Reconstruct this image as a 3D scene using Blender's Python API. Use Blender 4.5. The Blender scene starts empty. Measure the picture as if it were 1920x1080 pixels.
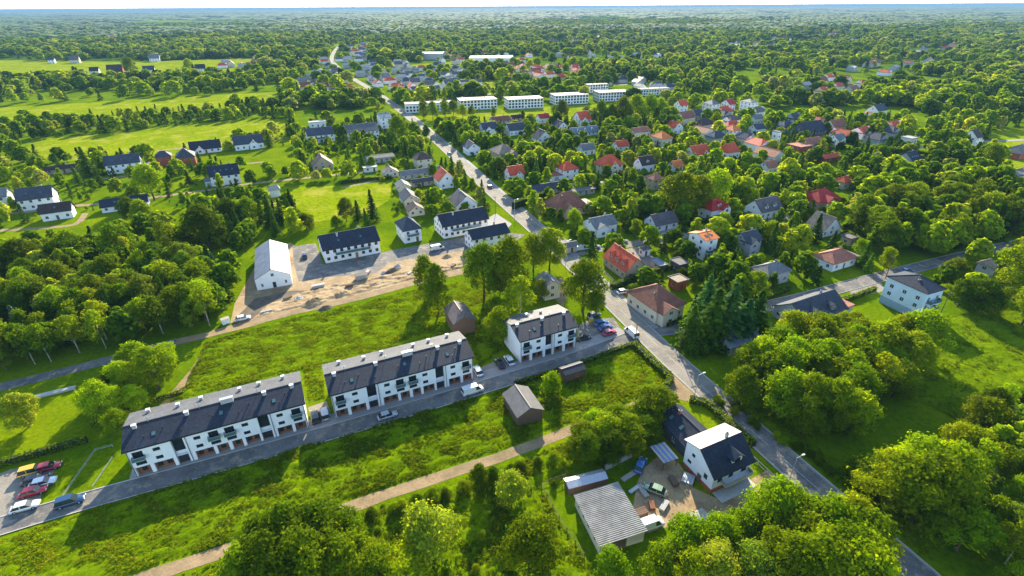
import bpy, math, random
import numpy as np
from mathutils import Vector, noise as mnoise

HAZE = 0.9e-4
random.seed(7); RNG = np.random.default_rng(11)
SC = bpy.context.scene
COL = SC.collection
R = math.radians

# ------------------------------------------------------------------ camera
CAM_H, FPX, ROLL = 82.0, 970.0, R(-0.35)
PITCH = math.atan(529.0 / FPX)
cd = bpy.data.cameras.new("camera"); cam = bpy.data.objects.new("camera", cd); COL.objects.link(cam)
cd.sensor_width = 36.0; cd.lens = 36.0 * FPX / 1920.0
cd.clip_start = 1.0; cd.clip_end = 120000.0
cam.location = (0, 0, CAM_H)
cam.rotation_mode = 'XYZ'
from mathutils import Matrix
cam.matrix_world = Matrix.Translation((0, 0, CAM_H)) @ Matrix.Rotation(math.pi / 2 - PITCH, 4, 'X') @ Matrix.Rotation(ROLL, 4, 'Z')
SC.camera = cam

# ------------------------------------------------------------------ sky, sun, exposure
SUN_AZ, SUN_EL = 2.0, 24.5          # degrees right of the view direction, degrees up
w = bpy.data.worlds.new("World"); SC.world = w; w.use_nodes = True
nt = w.node_tree; nt.nodes.clear()
sky = nt.nodes.new("ShaderNodeTexSky"); sky.sky_type = 'NISHITA'; sky.sun_disc = False
sky.sun_elevation = R(SUN_EL); sky.sun_rotation = R(SUN_AZ)
sky.altitude = 0; sky.air_density = 1.0; sky.dust_density = 0.25; sky.ozone_density = 1.5
bg = nt.nodes.new("ShaderNodeBackground"); bg.inputs[1].default_value = 0.15
out = nt.nodes.new("ShaderNodeOutputWorld")
nt.links.new(sky.outputs[0], bg.inputs[0]); nt.links.new(bg.outputs[0], out.inputs[0])
sl = bpy.data.lights.new("sun", 'SUN'); sun = bpy.data.objects.new("sun", sl); COL.objects.link(sun)
sl.energy = 5.0; sl.angle = R(0.53); sl.color = (1.0, 0.88, 0.66)
d = Vector((math.sin(R(SUN_AZ)) * math.cos(R(SUN_EL)), math.cos(R(SUN_AZ)) * math.cos(R(SUN_EL)), math.sin(R(SUN_EL))))
sun.rotation_euler = d.to_track_quat('Z', 'Y').to_euler(); sun.location = (0, 0, 300)
vs = SC.view_settings
vs.view_transform = 'Standard'; vs.look = 'None'; vs.gamma = 1.0; vs.use_curve_mapping = False
vs.exposure = 1.4
cy = SC.cycles
cy.use_denoising = True
try: cy.denoiser = 'OPENIMAGEDENOISE'
except Exception: pass
cy.max_bounces = 6; cy.diffuse_bounces = 1; cy.glossy_bounces = 2; cy.transmission_bounces = 3
cy.transparent_max_bounces = 8; cy.volume_bounces = 0
cy.caustics_reflective = False; cy.caustics_refractive = False

# ------------------------------------------------------------------ pixel <-> ground
sp_, cp_ = math.sin(PITCH), math.cos(PITCH)
def ray(u, v):
    a = (u - 960) / FPX; b = (540 - v) / FPX
    c, s = math.cos(ROLL), math.sin(ROLL)
    a, b = a * c - b * s, a * s + b * c
    return a, b * sp_ + cp_, b * cp_ - sp_
def G(u, v, z=0.0):
    x, y, zz = ray(u, v); t = (z - CAM_H) / zz
    return (x * t, y * t)
def P(X, Y, Z=0.0):
    dz = Z - CAM_H
    b = Y * sp_ + dz * cp_; ww = max(Y * cp_ - dz * sp_, .5)
    a = X / ww; b /= ww
    c, s = math.cos(-ROLL), math.sin(-ROLL)
    return 960 + (a * c - b * s) * FPX, 540 - (a * s + b * c) * FPX
def solve_h(X, Y, v, hi=60.0):
    lo = 0.0
    for _ in range(40):
        m = (lo + hi) / 2
        if P(X, Y, m)[1] > v: lo = m
        else: hi = m
    return lo
def inside(poly, x, y):
    r = False; n = len(poly); j = n - 1
    for i in range(n):
        xi, yi = poly[i]; xj, yj = poly[j]
        if (yi > y) != (yj > y) and x < (xj - xi) * (y - yi) / (yj - yi) + xi: r = not r
        j = i
    return r
def inside_np(poly, X, Y):
    r = np.zeros(X.shape, bool); n = len(poly); j = n - 1
    for i in range(n):
        xi, yi = poly[i]; xj, yj = poly[j]
        if yi != yj:
            r ^= ((yi > Y) != (yj > Y)) & (X < (xj - xi) * (Y - yi) / (yj - yi) + xi)
        j = i
    return r
def seg_dist(px, py, a, b):
    ax, ay = a; bx, by = b; dx, dy = bx - ax, by - ay
    t = max(0, min(1, ((px - ax) * dx + (py - ay) * dy) / (dx * dx + dy * dy + 1e-9)))
    return math.hypot(px - ax - t * dx, py - ay - t * dy)

# ------------------------------------------------------------------ objects
def tag(o, label=None, cat=None, group=None, kind=None):
    if label: o["label"] = label
    if cat: o["category"] = cat
    if group: o["group"] = group
    if kind: o["kind"] = kind
    return o
def link(o, parent=None):
    COL.objects.link(o)
    if parent is not None: o.parent = parent
    return o
def empty(name, loc, rz=0.0):
    o = bpy.data.objects.new(name, None); o.empty_display_size = .5
    link(o); o.location = (loc[0], loc[1], loc[2] if len(loc) > 2 else 0.0); o.rotation_euler = (0, 0, rz)
    return o
def inst(name, mesh, parent=None, loc=(0, 0, 0), rz=0.0, sc=None):
    o = bpy.data.objects.new(name, mesh); link(o, parent); o.location = loc; o.rotation_euler = (0, 0, rz)
    if sc is not None: o.scale = sc if hasattr(sc, '__len__') else (sc, sc, sc)
    return o
class MB:
    def __init__(s): s.v = []; s.f = []; s.m = []
    def add(s, vs, fs, mi=0):
        n = len(s.v); s.v += [tuple(p) for p in vs]
        for f in fs: s.f.append(tuple(i + n for i in f)); s.m.append(mi)
        return s
    def box(s, x0, x1, y0, y1, z0, z1, mi=0):
        return s.add([(x0, y0, z0), (x1, y0, z0), (x1, y1, z0), (x0, y1, z0), (x0, y0, z1), (x1, y0, z1), (x1, y1, z1), (x0, y1, z1)],
                     [(0, 3, 2, 1), (4, 5, 6, 7), (0, 1, 5, 4), (1, 2, 6, 5), (2, 3, 7, 6), (3, 0, 4, 7)], mi)
    def poly(s, pts, mi=0): return s.add(pts, [tuple(range(len(pts)))], mi)
    def loft(s, rings, mi=0, caps=True):
        n = len(rings[0]); vs = [p for r in rings for p in r]; fs = []
        for k in range(len(rings) - 1):
            for i in range(n):
                j = (i + 1) % n
                fs.append((k * n + i, k * n + j, (k + 1) * n + j, (k + 1) * n + i))
        if caps: fs.append(tuple(range(n - 1, -1, -1))); fs.append(tuple((len(rings) - 1) * n + i for i in range(n)))
        return s.add(vs, fs, mi)
    def tube(s, p0, p1, r0, r1=None, n=6, mi=0):
        r1 = r0 if r1 is None else r1
        a = Vector(p0); b = Vector(p1); q = (b - a).to_track_quat('Z', 'Y')
        rings = []
        for c, r in ((a, r0), (b, r1)):
            rings.append([tuple(c + q @ Vector((r * math.cos(2 * math.pi * i / n), r * math.sin(2 * math.pi * i / n), 0))) for i in range(n)])
        return s.loft(rings, mi)
    def extr(s, prof, x0, x1, mi=0):     # profile in (y,z), extruded along x
        return s.loft([[(x0, y, z) for y, z in prof], [(x1, y, z) for y, z in prof]], mi)
    def extry(s, prof, y0, y1, mi=0):
        return s.loft([[(x, y0, z) for x, z in prof], [(x, y1, z) for x, z in prof]], mi)
    def mesh(s, name, mats, smooth=False):
        me = bpy.data.meshes.new(name); me.from_pydata(s.v, [], s.f)
        for m in (mats if isinstance(mats, (list, tuple)) else [mats]): me.materials.append(m)
        if any(s.m): me.polygons.foreach_set("material_index", s.m)
        if smooth: me.polygons.foreach_set("use_smooth", [True] * len(s.f))
        import bmesh
        bm = bmesh.new(); bm.from_mesh(me); bmesh.ops.recalc_face_normals(bm, faces=bm.faces); bm.to_mesh(me); bm.free()
        return me
    def build(s, name, mats, parent=None, loc=(0, 0, 0), rz=0.0, smooth=False):
        return inst(name, s.mesh(name, mats, smooth), parent, loc, rz)

# ------------------------------------------------------------------ materials
def nodes_of(name):
    m = bpy.data.materials.new(name); m.use_nodes = True; n = m.node_tree; n.nodes.clear()
    o = n.nodes.new("ShaderNodeOutputMaterial"); b = n.nodes.new("ShaderNodeBsdfPrincipled")
    n.links.new(b.outputs[0], o.inputs[0]); return m, n, b, o
def rgb(c): return (c[0], c[1], c[2], 1.0)
def mul(c, k): return tuple(min(1, x * k) for x in c)
def noise_node(n, scale, detail=4.0, rough=.6, coord='Object', stretch=None):
    tc = n.nodes.new("ShaderNodeTexCoord"); nz = n.nodes.new("ShaderNodeTexNoise")
    nz.inputs['Scale'].default_value = scale; nz.inputs['Detail'].default_value = detail; nz.inputs['Roughness'].default_value = rough
    src = tc.outputs[coord]
    if stretch:
        mp = n.nodes.new("ShaderNodeMapping"); mp.inputs['Scale'].default_value = stretch[:3]
        if len(stretch) > 3: mp.inputs['Rotation'].default_value = (0, 0, R(stretch[3]))
        n.links.new(src, mp.inputs[0]); src = mp.outputs[0]
    n.links.new(src, nz.inputs[0]); return nz
def ramp(n, src, stops):
    r = n.nodes.new("ShaderNodeValToRGB"); e = r.color_ramp.elements
    while len(e) < len(stops): e.new(.5)
    for i, (p, c) in enumerate(stops): e[i].position = p; e[i].color = rgb(c)
    n.links.new(src, r.inputs[0]); return r
def mixc(n, fac, a, b, mode='MIX'):
    x = n.nodes.new("ShaderNodeMix"); x.data_type = 'RGBA'; x.blend_type = mode
    for sock, val in ((x.inputs[0], fac), (x.inputs[6], a), (x.inputs[7], b)):
        if isinstance(val, (int, float)): sock.default_value = val
        elif isinstance(val, tuple): sock.default_value = rgb(val)
        else: n.links.new(val, sock)
    return x.outputs[2]
def bump(n, b, h, strength, dist=.1):
    x = n.nodes.new("ShaderNodeBump"); x.inputs['Strength'].default_value = strength; x.inputs['Distance'].default_value = dist
    n.links.new(h, x.inputs['Height']); n.links.new(x.outputs[0], b.inputs['Normal'])
MATS = {}
def plain(name, c, rough=.7, var=.18, scale=1.2, metal=0.0, bmp=0.0, streak=None):
    if name in MATS: return MATS[name]
    m, n, b, o = nodes_of(name)
    nz = noise_node(n, scale, 5, .65, stretch=streak)
    r = ramp(n, nz.outputs[0], [(.3, mul(c, 1 - var)), (.7, mul(c, 1 + var))])
    n.links.new(r.outputs[0], b.inputs['Base Color'])
    b.inputs['Roughness'].default_value = rough; b.inputs['Metallic'].default_value = metal
    b.inputs['Specular IOR Level'].default_value = .3
    if bmp: bump(n, b, nz.outputs[0], bmp)
    MATS[name] = m; return m
def roofm(name, c, tile=(.32, .38), var=.22, rough=.65):
    if name in MATS: return MATS[name]
    m, n, b, o = nodes_of(name)
    tc = n.nodes.new("ShaderNodeTexCoord"); bk = n.nodes.new("ShaderNodeTexBrick")
    bk.inputs['Scale'].default_value = 1.0; bk.inputs['Brick Width'].default_value = tile[0]; bk.inputs['Row Height'].default_value = tile[1]
    bk.inputs['Mortar Size'].default_value = .03; bk.inputs['Mortar Smooth'].default_value = .4
    bk.inputs['Color1'].default_value = rgb(mul(c, 1 - var)); bk.inputs['Color2'].default_value = rgb(mul(c, 1 + var)); bk.inputs['Mortar'].default_value = rgb(mul(c, .5))
    n.links.new(tc.outputs['Object'], bk.inputs[0])
    nz = noise_node(n, .35, 5, .7)
    r = ramp(n, nz.outputs[0], [(.3, (.72, .72, .72)), (.7, (1.2, 1.2, 1.2))])
    n.links.new(mixc(n, 1.0, bk.outputs[0], r.outputs[0], 'MULTIPLY'), b.inputs['Base Color'])
    b.inputs['Roughness'].default_value = rough; b.inputs['Specular IOR Level'].default_value = .2
    bump(n, b, bk.outputs[1], -.35, .04)
    MATS[name] = m; return m
def leafm(name, stops, tint=True, translucent=.35):
    m, n, b, o = nodes_of(name)
    oi = n.nodes.new("ShaderNodeObjectInfo")
    r = ramp(n, oi.outputs['Random'], stops)
    at = n.nodes.new("ShaderNodeAttribute"); at.attribute_name = "var"
    vr = ramp(n, at.outputs['Fac'], [(0, (.6, .62, .6)), (.5, (1, 1, 1)), (1, (1.55, 1.42, 1.1))])
    c = mixc(n, 1.0, r.outputs[0], vr.outputs[0], 'MULTIPLY')
    if tint: c = mixc(n, 1.0, c, oi.outputs['Color'], 'MULTIPLY')
    else:      # stands of one kind: tint drifts over the land
        pn = n.nodes.new("ShaderNodeTexNoise"); pn.inputs['Scale'].default_value = .011; pn.inputs['Detail'].default_value = 3
        n.links.new(oi.outputs['Location'], pn.inputs[0])
        pr_ = ramp(n, pn.outputs[0], [(.32, (.5, .58, .7)), (.5, (1, 1, 1)), (.68, (1.45, 1.32, 1))])
        c = mixc(n, 1.0, c, pr_.outputs[0], 'MULTIPLY')
    n.links.new(c, b.inputs['Base Color'])
    b.inputs['Roughness'].default_value = .8; b.inputs['Specular IOR Level'].default_value = .03
    tr = n.nodes.new("ShaderNodeBsdfTranslucent")
    n.links.new(mixc(n, 1.0, c, (1.5, 1.25, .4), 'MULTIPLY'), tr.inputs[0])
    mx = n.nodes.new("ShaderNodeMixShader"); mx.inputs[0].default_value = translucent
    n.links.new(b.outputs[0], mx.inputs[1]); n.links.new(tr.outputs[0], mx.inputs[2]); n.links.new(mx.outputs[0], o.inputs[0])
    MATS[name] = m; return m
def grassm(name, dark, light, dry, s1=.12, s2=1.3, bm=.5, dryamt=.72):
    m, n, b, o = nodes_of(name)
    n1 = noise_node(n, s1, 6, .65); n2 = noise_node(n, s2, 6, .75)
    a = ramp(n, n1.outputs[0], [(.32, dark), (.62, light)])
    k = ramp(n, n2.outputs[0], [(.3, (.5, .52, .5)), (.7, (1.45, 1.4, 1.4))])
    c = mixc(n, 1.0, a.outputs[0], k.outputs[0], 'MULTIPLY')
    n3 = noise_node(n, s1 * 2.3, 8, .7)
    f = ramp(n, n3.outputs[0], [(dryamt - .08, (0, 0, 0)), (dryamt + .06, (1, 1, 1))])
    c = mixc(n, f.outputs[0], c, dry)
    n.links.new(c, b.inputs['Base Color']); b.inputs['Roughness'].default_value = 1; b.inputs['Specular IOR Level'].default_value = 0
    if bm: bump(n, b, n2.outputs[0], bm, .25)
    MATS[name] = m; return m

def worn(name, c, dark, rough=.9, s1=.12, s2=2.2, dust=None, damt=.62, bm=.15):
    m, n, b, o = nodes_of(name)
    n1 = noise_node(n, s1, 6, .7); n2 = noise_node(n, s2, 6, .75); n3 = noise_node(n, s1 * 3.1, 7, .75)
    a = ramp(n, n1.outputs[0], [(.33, dark), (.52, c), (.7, mul(c, 1.25))])
    k = ramp(n, n2.outputs[0], [(.3, (.72, .72, .72)), (.7, (1.25, 1.25, 1.25))])
    x = mixc(n, 1.0, a.outputs[0], k.outputs[0], 'MULTIPLY')
    if dust:
        f = ramp(n, n3.outputs[0], [(damt - .05, (0, 0, 0)), (damt + .08, (1, 1, 1))]); x = mixc(n, f.outputs[0], x, dust)
    n.links.new(x, b.inputs['Base Color']); b.inputs['Roughness'].default_value = rough; b.inputs['Specular IOR Level'].default_value = .2
    bump(n, b, n2.outputs[0], bm, .1); MATS[name] = m; return m
M_asph = worn("asphalt", (.165, .158, .148), (.10, .098, .094), dust=(.33, .275, .20), damt=.55)
M_asph2 = worn("asphalt_dusty", (.25, .225, .185), (.16, .15, .13), dust=(.34, .28, .20), damt=.58)
M_pave = plain("concrete_paving", (.30, .28, .26), .9, .12, 1.5)
M_kerb = plain("kerb_stone", (.42, .40, .37), .85, .12, 2)
M_line = plain("road_paint", (.42, .41, .38), .8, .4, 1.5)
M_dirt = worn("dry_dirt", (.30, .21, .115), (.20, .15, .075), .95, .25, 2.5, (.15, .17, .03), .66, .4)
M_sand = worn("sand_earth", (.36, .255, .14), (.20, .125, .06), .95, .09, 1.3, (.46, .34, .19), .56, .7)
M_wetdirt = plain("dark_earth", (.13, .10, .07), .9, .35, .4, bmp=.5)
M_lawn = grassm("lawn", (.09, .155, .001), (.165, .23, .001), (.22, .24, .012), .08, 1.1, .35, .74)
M_field = grassm("mown_field", (.14, .215, .001), (.22, .28, .003), (.33, .31, .04), .03, .5, .2, .58)
M_mead = grassm("meadow_earth", (.075, .135, .001), (.135, .205, .001), (.25, .22, .02), .16, 1.6, .5, .74)
M_white = plain("white_render", (.86, .86, .85), .85, .05, .6)
M_cream = plain("cream_render", (.66, .58, .44), .85, .08, .6)
M_grey = plain("grey_render", (.42, .42, .42), .85, .1, .6)
M_tan = plain("tan_render", (.48, .37, .25), .85, .1, .6)
M_redw = plain("red_brick_wall", (.42, .10, .05), .85, .15, 2)
M_bluew = plain("pale_blue_render", (.56, .68, .78), .85, .06, .6)
M_bluew2 = plain("blue_grey_render", (.30, .40, .48), .85, .08, .6)
M_darkw = plain("dark_slate_wall", (.07, .08, .10), .7, .15, .8)
M_wood = plain("weathered_boards", (.16, .10, .065), .85, .3, 1.2, streak=(8, 8, .6))
M_woodo = plain("orange_wood", (.45, .17, .05), .7, .2, 3)
M_brick = plain("brown_brick", (.24, .10, .05), .85, .25, 2.5)
M_conc = plain("concrete", (.45, .44, .42), .85, .12, 1.5)
M_metal = plain("galvanised_metal", (.5, .52, .54), .45, .1, 2, metal=.6)
M_dark = plain("dark_metal", (.03, .032, .035), .5, .1, 3)
M_black = plain("black_rubber", (.015, .015, .016), .8, .1, 3)
M_pvc = plain("white_frame", (.75, .75, .75), .5, .03, 3)
M_trunk = plain("bark", (.11, .08, .055), .9, .3, 3, bmp=.3)
M_birch = plain("pale_bark", (.42, .39, .34), .85, .3, 4)
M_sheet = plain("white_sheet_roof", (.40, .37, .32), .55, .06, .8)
m, n, b, o = nodes_of("window_glass"); b.inputs['Base Color'].default_value = (.02, .03, .035, 1); b.inputs['Roughness'].default_value = .12; b.inputs['Specular IOR Level'].default_value = .6; M_glass = m
m, n, b, o = nodes_of("balcony_glass"); b.inputs['Base Color'].default_value = (.07, .15, .15, 1); b.inputs['Roughness'].default_value = .15; b.inputs['Specular IOR Level'].default_value = .6; M_bglass = m
m, n, b, o = nodes_of("car_paint")
oi = n.nodes.new("ShaderNodeObjectInfo"); n.links.new(oi.outputs['Color'], b.inputs['Base Color'])
b.inputs['Roughness'].default_value = .25; b.inputs['Metallic'].default_value = .1; b.inputs['Coat Weight'].default_value = .6; M_paint = m
m, n, b, o = nodes_of("lamp_red"); b.inputs['Base Color'].default_value = (.4, .02, .02, 1); b.inputs['Roughness'].default_value = .3; M_tail = m
ROOF = dict(
    anth=roofm("anthracite_tiles", (.030, .039, .058)), slate=roofm("slate_tiles", (.065, .075, .095)),
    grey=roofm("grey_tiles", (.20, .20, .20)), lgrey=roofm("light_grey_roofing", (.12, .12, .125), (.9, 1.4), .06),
    brown=roofm("brown_tiles", (.115, .075, .055)), dbrown=roofm("dark_brown_tiles", (.065, .045, .04)),
    red=roofm("red_tiles", (.68, .11, .045)), dred=roofm("deep_red_tiles", (.52, .045, .036)), terra=roofm("terracotta_tiles", (.44, .165, .10)),
    rust=roofm("rust_brown_tiles", (.29, .115, .07)),
    orange=roofm("orange_tiles", (.85, .23, .055)), mauve=roofm("mauve_grey_tiles", (.15, .125, .125)), tan=roofm("tan_shingles", (.30, .23, .16)),
    white=M_sheet, felt=plain("roofing_felt", (.16, .15, .14), .9, .2, .8), metal=M_metal, blue=roofm("blue_grey_sheets", (.20, .24, .29), (.8, 2.0), .08))
WALL = dict(w=M_white, c=M_cream, g=M_grey, t=M_tan, r=M_redw, b=M_bluew, d=M_darkw, wood=M_wood)
# ================================================================== SETTING
def struct(o): o["kind"] = "structure"; return o
BLOCK_LINES = []      # (points, half width) kept free of trees
def smooth_line(pts, step=4.0):
    out = []
    for i in range(len(pts) - 1):
        p0 = pts[max(i - 1, 0)]; p1 = pts[i]; p2 = pts[i + 1]; p3 = pts[min(i + 2, len(pts) - 1)]
        n = max(1, min(40, int(math.hypot(p2[0] - p1[0], p2[1] - p1[1]) / step)))
        for k in range(n):
            t = k / n
            out.append(tuple(.5 * ((2 * p1[c]) + (-p0[c] + p2[c]) * t + (2 * p0[c] - 5 * p1[c] + 4 * p2[c] - p3[c]) * t * t + (-p0[c] + 3 * p1[c] - 3 * p2[c] + p3[c]) * t ** 3) for c in (0, 1)))
    out.append(pts[-1]); return out
def offset(line, d):
    out = []
    for i, p in enumerate(line):
        a = line[max(i - 1, 0)]; b = line[min(i + 1, len(line) - 1)]
        dx, dy = b[0] - a[0], b[1] - a[1]; l = math.hypot(dx, dy) or 1
        out.append((p[0] - dy / l * d, p[1] + dx / l * d))
    return out
def strip(mb, A, B, z, mi=0):
    n = len(mb.v); mb.v += [(x, y, z) for x, y in A] + [(x, y, z) for x, y in B]
    for i in range(len(A) - 1): mb.f.append((n + i, n + i + 1, n + len(A) + i + 1, n + len(A) + i)); mb.m.append(mi)
def ribbon(name, px, width, z, mat, kerb=0.0, world=False, ragged=0.0, block=True):
    line = smooth_line(px if world else [G(*p) for p in px])
    mb = MB(); A, B = offset(line, width / 2), offset(line, -width / 2)
    if ragged:
        A = [(x + random.uniform(-1, 1) * ragged, y + random.uniform(-1, 1) * ragged) for x, y in A]
        B = [(x + random.uniform(-1, 1) * ragged, y + random.uniform(-1, 1) * ragged) for x, y in B]
    strip(mb, A, B, z); o = struct(mb.build(name, mat))
    if kerb:
        for s in (1, -1):
            k = MB(); a, c = offset(line, s * (width / 2 - .02)), offset(line, s * (width / 2 + kerb))
            strip(k, a, c, z + .1); strip(k, a, offset(line, s * (width / 2 - .021)), z - .01)
            n = len(k.v); k.v += [(x, y, z - .02) for x, y in a] + [(x, y, z + .1) for x, y in a]
            for i in range(len(a) - 1): k.f.append((n + i, n + i + 1, n + len(a) + i + 1, n + len(a) + i)); k.m.append(0)
            k.build("kerb", M_kerb, o)
    if block: BLOCK_LINES.append((line, width / 2))
    return o, line
def sheet(name, px, z, mat, world=False, kind=True):
    pts = px if world else [G(*p) for p in px]
    mb = MB(); mb.poly([(x, y, z) for x, y in pts]); o = mb.build(name, mat)
    if kind: struct(o)
    return o, pts

# ground: one sheet to the horizon, finer mottling near, fields and woods far off
m, n, b, o = nodes_of("ground_grass")
tc = n.nodes.new("ShaderNodeTexCoord")
n1 = noise_node(n, .035, 7, .65); n2 = noise_node(n, .9, 5, .75)
near = ramp(n, n1.outputs[0], [(.30, (.05, .11, .001)), (.48, (.105, .175, .001)), (.66, (.17, .23, .002))])
k = ramp(n, n2.outputs[0], [(.3, (.6, .6, .6)), (.7, (1.35, 1.35, 1.3))])
nearc = mixc(n, 1.0, near.outputs[0], k.outputs[0], 'MULTIPLY')
mp = n.nodes.new("ShaderNodeMapping"); mp.inputs['Scale'].default_value = (.0016, .0045, 1); mp.inputs['Rotation'].default_value = (0, 0, R(12))
vo = n.nodes.new("ShaderNodeTexVoronoi"); vo.inputs['Scale'].default_value = 1.0
n.links.new(tc.outputs['Object'], mp.inputs[0]); n.links.new(mp.outputs[0], vo.inputs[0])
sepc = n.nodes.new("ShaderNodeSeparateColor"); n.links.new(vo.outputs['Color'], sepc.inputs[0])
far = ramp(n, sepc.outputs[0], [(0, (.03, .075, .004)), (.35, (.05, .11, .005)), (.5, (.09, .17, .006)), (.75, (.15, .23, .008)), (.92, (.22, .26, .03)), (1, (.11, .16, .01))])
far.color_ramp.interpolation = 'CONSTANT'
farc = mixc(n, 1.0, far.outputs[0], k.outputs[0], 'MULTIPLY')
ln = n.nodes.new("ShaderNodeVectorMath"); ln.operation = 'LENGTH'; n.links.new(tc.outputs['Object'], ln.inputs[0])
mr = n.nodes.new("ShaderNodeMapRange"); mr.inputs['From Min'].default_value = 700; mr.inputs['From Max'].default_value = 1500
n.links.new(ln.outputs['Value'], mr.inputs[0])
n.links.new(mixc(n, mr.outputs[0], nearc, farc), b.inputs['Base Color'])
b.inputs['Roughness'].default_value = 1; b.inputs['Specular IOR Level'].default_value = 0
bump(n, b, n2.outputs[0], .4, .3)
M_ground = m
gm = MB(); S = 60000.0
xs = [-S, -8000, -1500, -400, 0, 400, 1500, 8000, S]
gm.v = [(x, y + 0.0, 0.0) for y in xs for x in xs]
gm.f = [(j * 9 + i, j * 9 + i + 1, j * 9 + i + 10, j * 9 + i + 9) for j in range(8) for i in range(8)]; gm.m = [0] * 64
struct(gm.build("ground", M_ground))

# roads
main_px = [(1840, 1190), (1715, 1075), (1500, 888), (1365, 768), (1250, 665), (1190, 607), (1120, 540), (1050, 473), (985, 414), (920, 357), (862, 303), (810, 256), (760, 214), (718, 182), (688, 163), (655, 143), (632, 125), (622, 110), (628, 95), (640, 82)]
main_road, main_line = ribbon("main_road", main_px, 6.6, .05, M_asph2, kerb=.22)
near_px = [(1840, 1190), (1715, 1075), (1500, 888), (1400, 798), (1330, 737)]
ribbon("road_asphalt_patch", near_px, 6.4, .062, M_asph, block=False)
ml = MB(); dist = 0
for i in range(len(main_line) - 1):     # dashed centre line
    a, b_ = Vector(main_line[i]), Vector(main_line[i + 1])
    if a.length > 420: break
    if i % 3 == 2: continue
    d_ = (b_ - a).normalized(); nn = Vector((-d_.y, d_.x)) * .07
    ml.poly([(a + nn).to_3d() + Vector((0, 0, .072)), (b_ + nn).to_3d() + Vector((0, 0, .072)), (b_ - nn).to_3d() + Vector((0, 0, .072)), (a - nn).to_3d() + Vector((0, 0, .072))])
ml.build("centre_line", M_line, main_road)
for s in (1, -1):
    el = MB(); strip(el, offset(main_line[:70], s * 2.98), offset(main_line[:70], s * 3.08), .0725); el.build("edge_line", M_line, main_road)
side = offset(main_line, -4.6)[20:110]
fp, _ = ribbon("footpath", side, 1.7, .12, M_pave, world=True)
street_px = [(-260, 1066), (0, 987), (150, 942), (440, 862), (740, 776), (960, 709), (1090, 668), (1185, 632)]
street, street_line = ribbon("apartment_street", street_px, 4.6, .035, M_asph, kerb=.2)
pav = [q_ for q_ in offset(street_line, 4.2) if q_[0] > -78]; ribbon("street_pavement", pav, 3.3, .11, M_pave, world=True)
dirt_px = [(-250, 780), (0, 726), (200, 676), (330, 641)]
ribbon("lane_asphalt", dirt_px, 4.0, .03, M_asph)
ribbon("dirt_road", [(330, 641), (380, 630), (470, 606), (560, 583), (680, 556), (790, 527), (890, 505)], 3.6, .03, M_dirt, ragged=.25)
track, track_line = ribbon("sand_track", [(200, 1110), (290, 1078), (470, 1017), (690, 939), (960, 849), (1080, 803), (1190, 762), (1262, 722)], 2.7, .03, M_dirt, ragged=.18)
sheet("track_mouth", [(1225, 738), (1262, 700), (1290, 715), (1325, 748), (1285, 752), (1255, 745)], .034, M_dirt)
ribbon("upper_street", [(1062, 478), (1100, 470), (1200, 455), (1290, 440), (1350, 425), (1420, 414), (1480, 405)], 5.0, .032, M_asph2)
side_px = [(1215, 622), (1290, 612), (1400, 583), (1500, 560), (1600, 533), (1660, 517), (1750, 494), (1880, 463), (1960, 448)]
ribbon("side_road", side_px, 5.2, .033, M_asph, kerb=.15)
for px, wd, mt in [([(0, 402), (60, 396), (138, 386), (186, 383), (250, 375), (312, 367), (380, 358), (450, 347), (520, 339), (600, 331), (690, 322)], 3.4, M_dirt),
                   ([(0, 432), (70, 428), (140, 421), (160, 400)], 2.6, M_dirt),
                   ([(138, 299), (190, 294), (250, 288), (330, 279), (400, 270), (470, 264), (540, 258)], 3.0, M_dirt),
                   ([(167, 338), (215, 333), (260, 327)], 2.6, M_dirt), ([(355, 317), (430, 310), (500, 303)], 2.6, M_dirt),
                   ([(740, 330), (700, 340), (640, 352)], 2.4, M_dirt),
                   ([(1020, 350), (1075, 345), (1150, 340), (1230, 330)], 3.2, M_pave), ([(1700, 280), (1800, 268), (1920, 262)], 4, M_pave),
                   ([(730, 192), (830, 186), (1000, 168), (1180, 158)], 4.5, M_asph2), ([(1590, 300), (1640, 296), (1700, 280)], 3, M_pave)]:
    ribbon("lane", px, wd, .03, mt, ragged=.15)

# paved and bare areas
OPEN = []            # world polygons kept free of scattered trees
def area(name, px, z, mat, keep=True):
    o, p = sheet(name, px, z, mat)
    if keep: OPEN.append(p)
    return o
area("car_park", [(-90, 915), (0, 888), (20, 880), (98, 866), (108, 872), (62, 960), (0, 978), (-110, 1010)], .02, M_asph2)
area("parking_bay", [(577, 764), (612, 752), (626, 789), (588, 800)], .02, M_asph2)
area("parking_bay", [(884, 696), (952, 668), (974, 684), (893, 712)], .02, M_asph2)
area("car_park", [(1080, 612), (1108, 598), (1150, 596), (1176, 630), (1092, 660), (1086, 640)], .02, M_asph)
area("building_site_earth", [(440, 570), (478, 500), (482, 470), (545, 455), (600, 500), (700, 480), (790, 470), (860, 445), (885, 470), (890, 505), (790, 527), (680, 556), (560, 583), (470, 606), (432, 605)], .018, M_sand)
area("site_paving", [(548, 462), (592, 456), (606, 496), (714, 474), (740, 468), (830, 452), (922, 432), (985, 440), (940, 470), (870, 470), (800, 482), (730, 492), (705, 512), (612, 520), (560, 528), (552, 500)], .024, M_asph)
area("wet_ground", [(438, 600), (478, 560), (545, 545), (580, 545), (520, 575), (470, 600)], .022, M_wetdirt)
area("yard_earth", [(1205, 880), (1240, 850), (1275, 870), (1300, 915), (1345, 935), (1440, 880), (1470, 905), (1400, 960), (1330, 985), (1260, 985), (1215, 1000), (1185, 960), (1195, 905)], .02, M_sand)
area("yard_earth", [(880, 430), (930, 400), (960, 420), (930, 450)], .02, M_pave)
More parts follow.
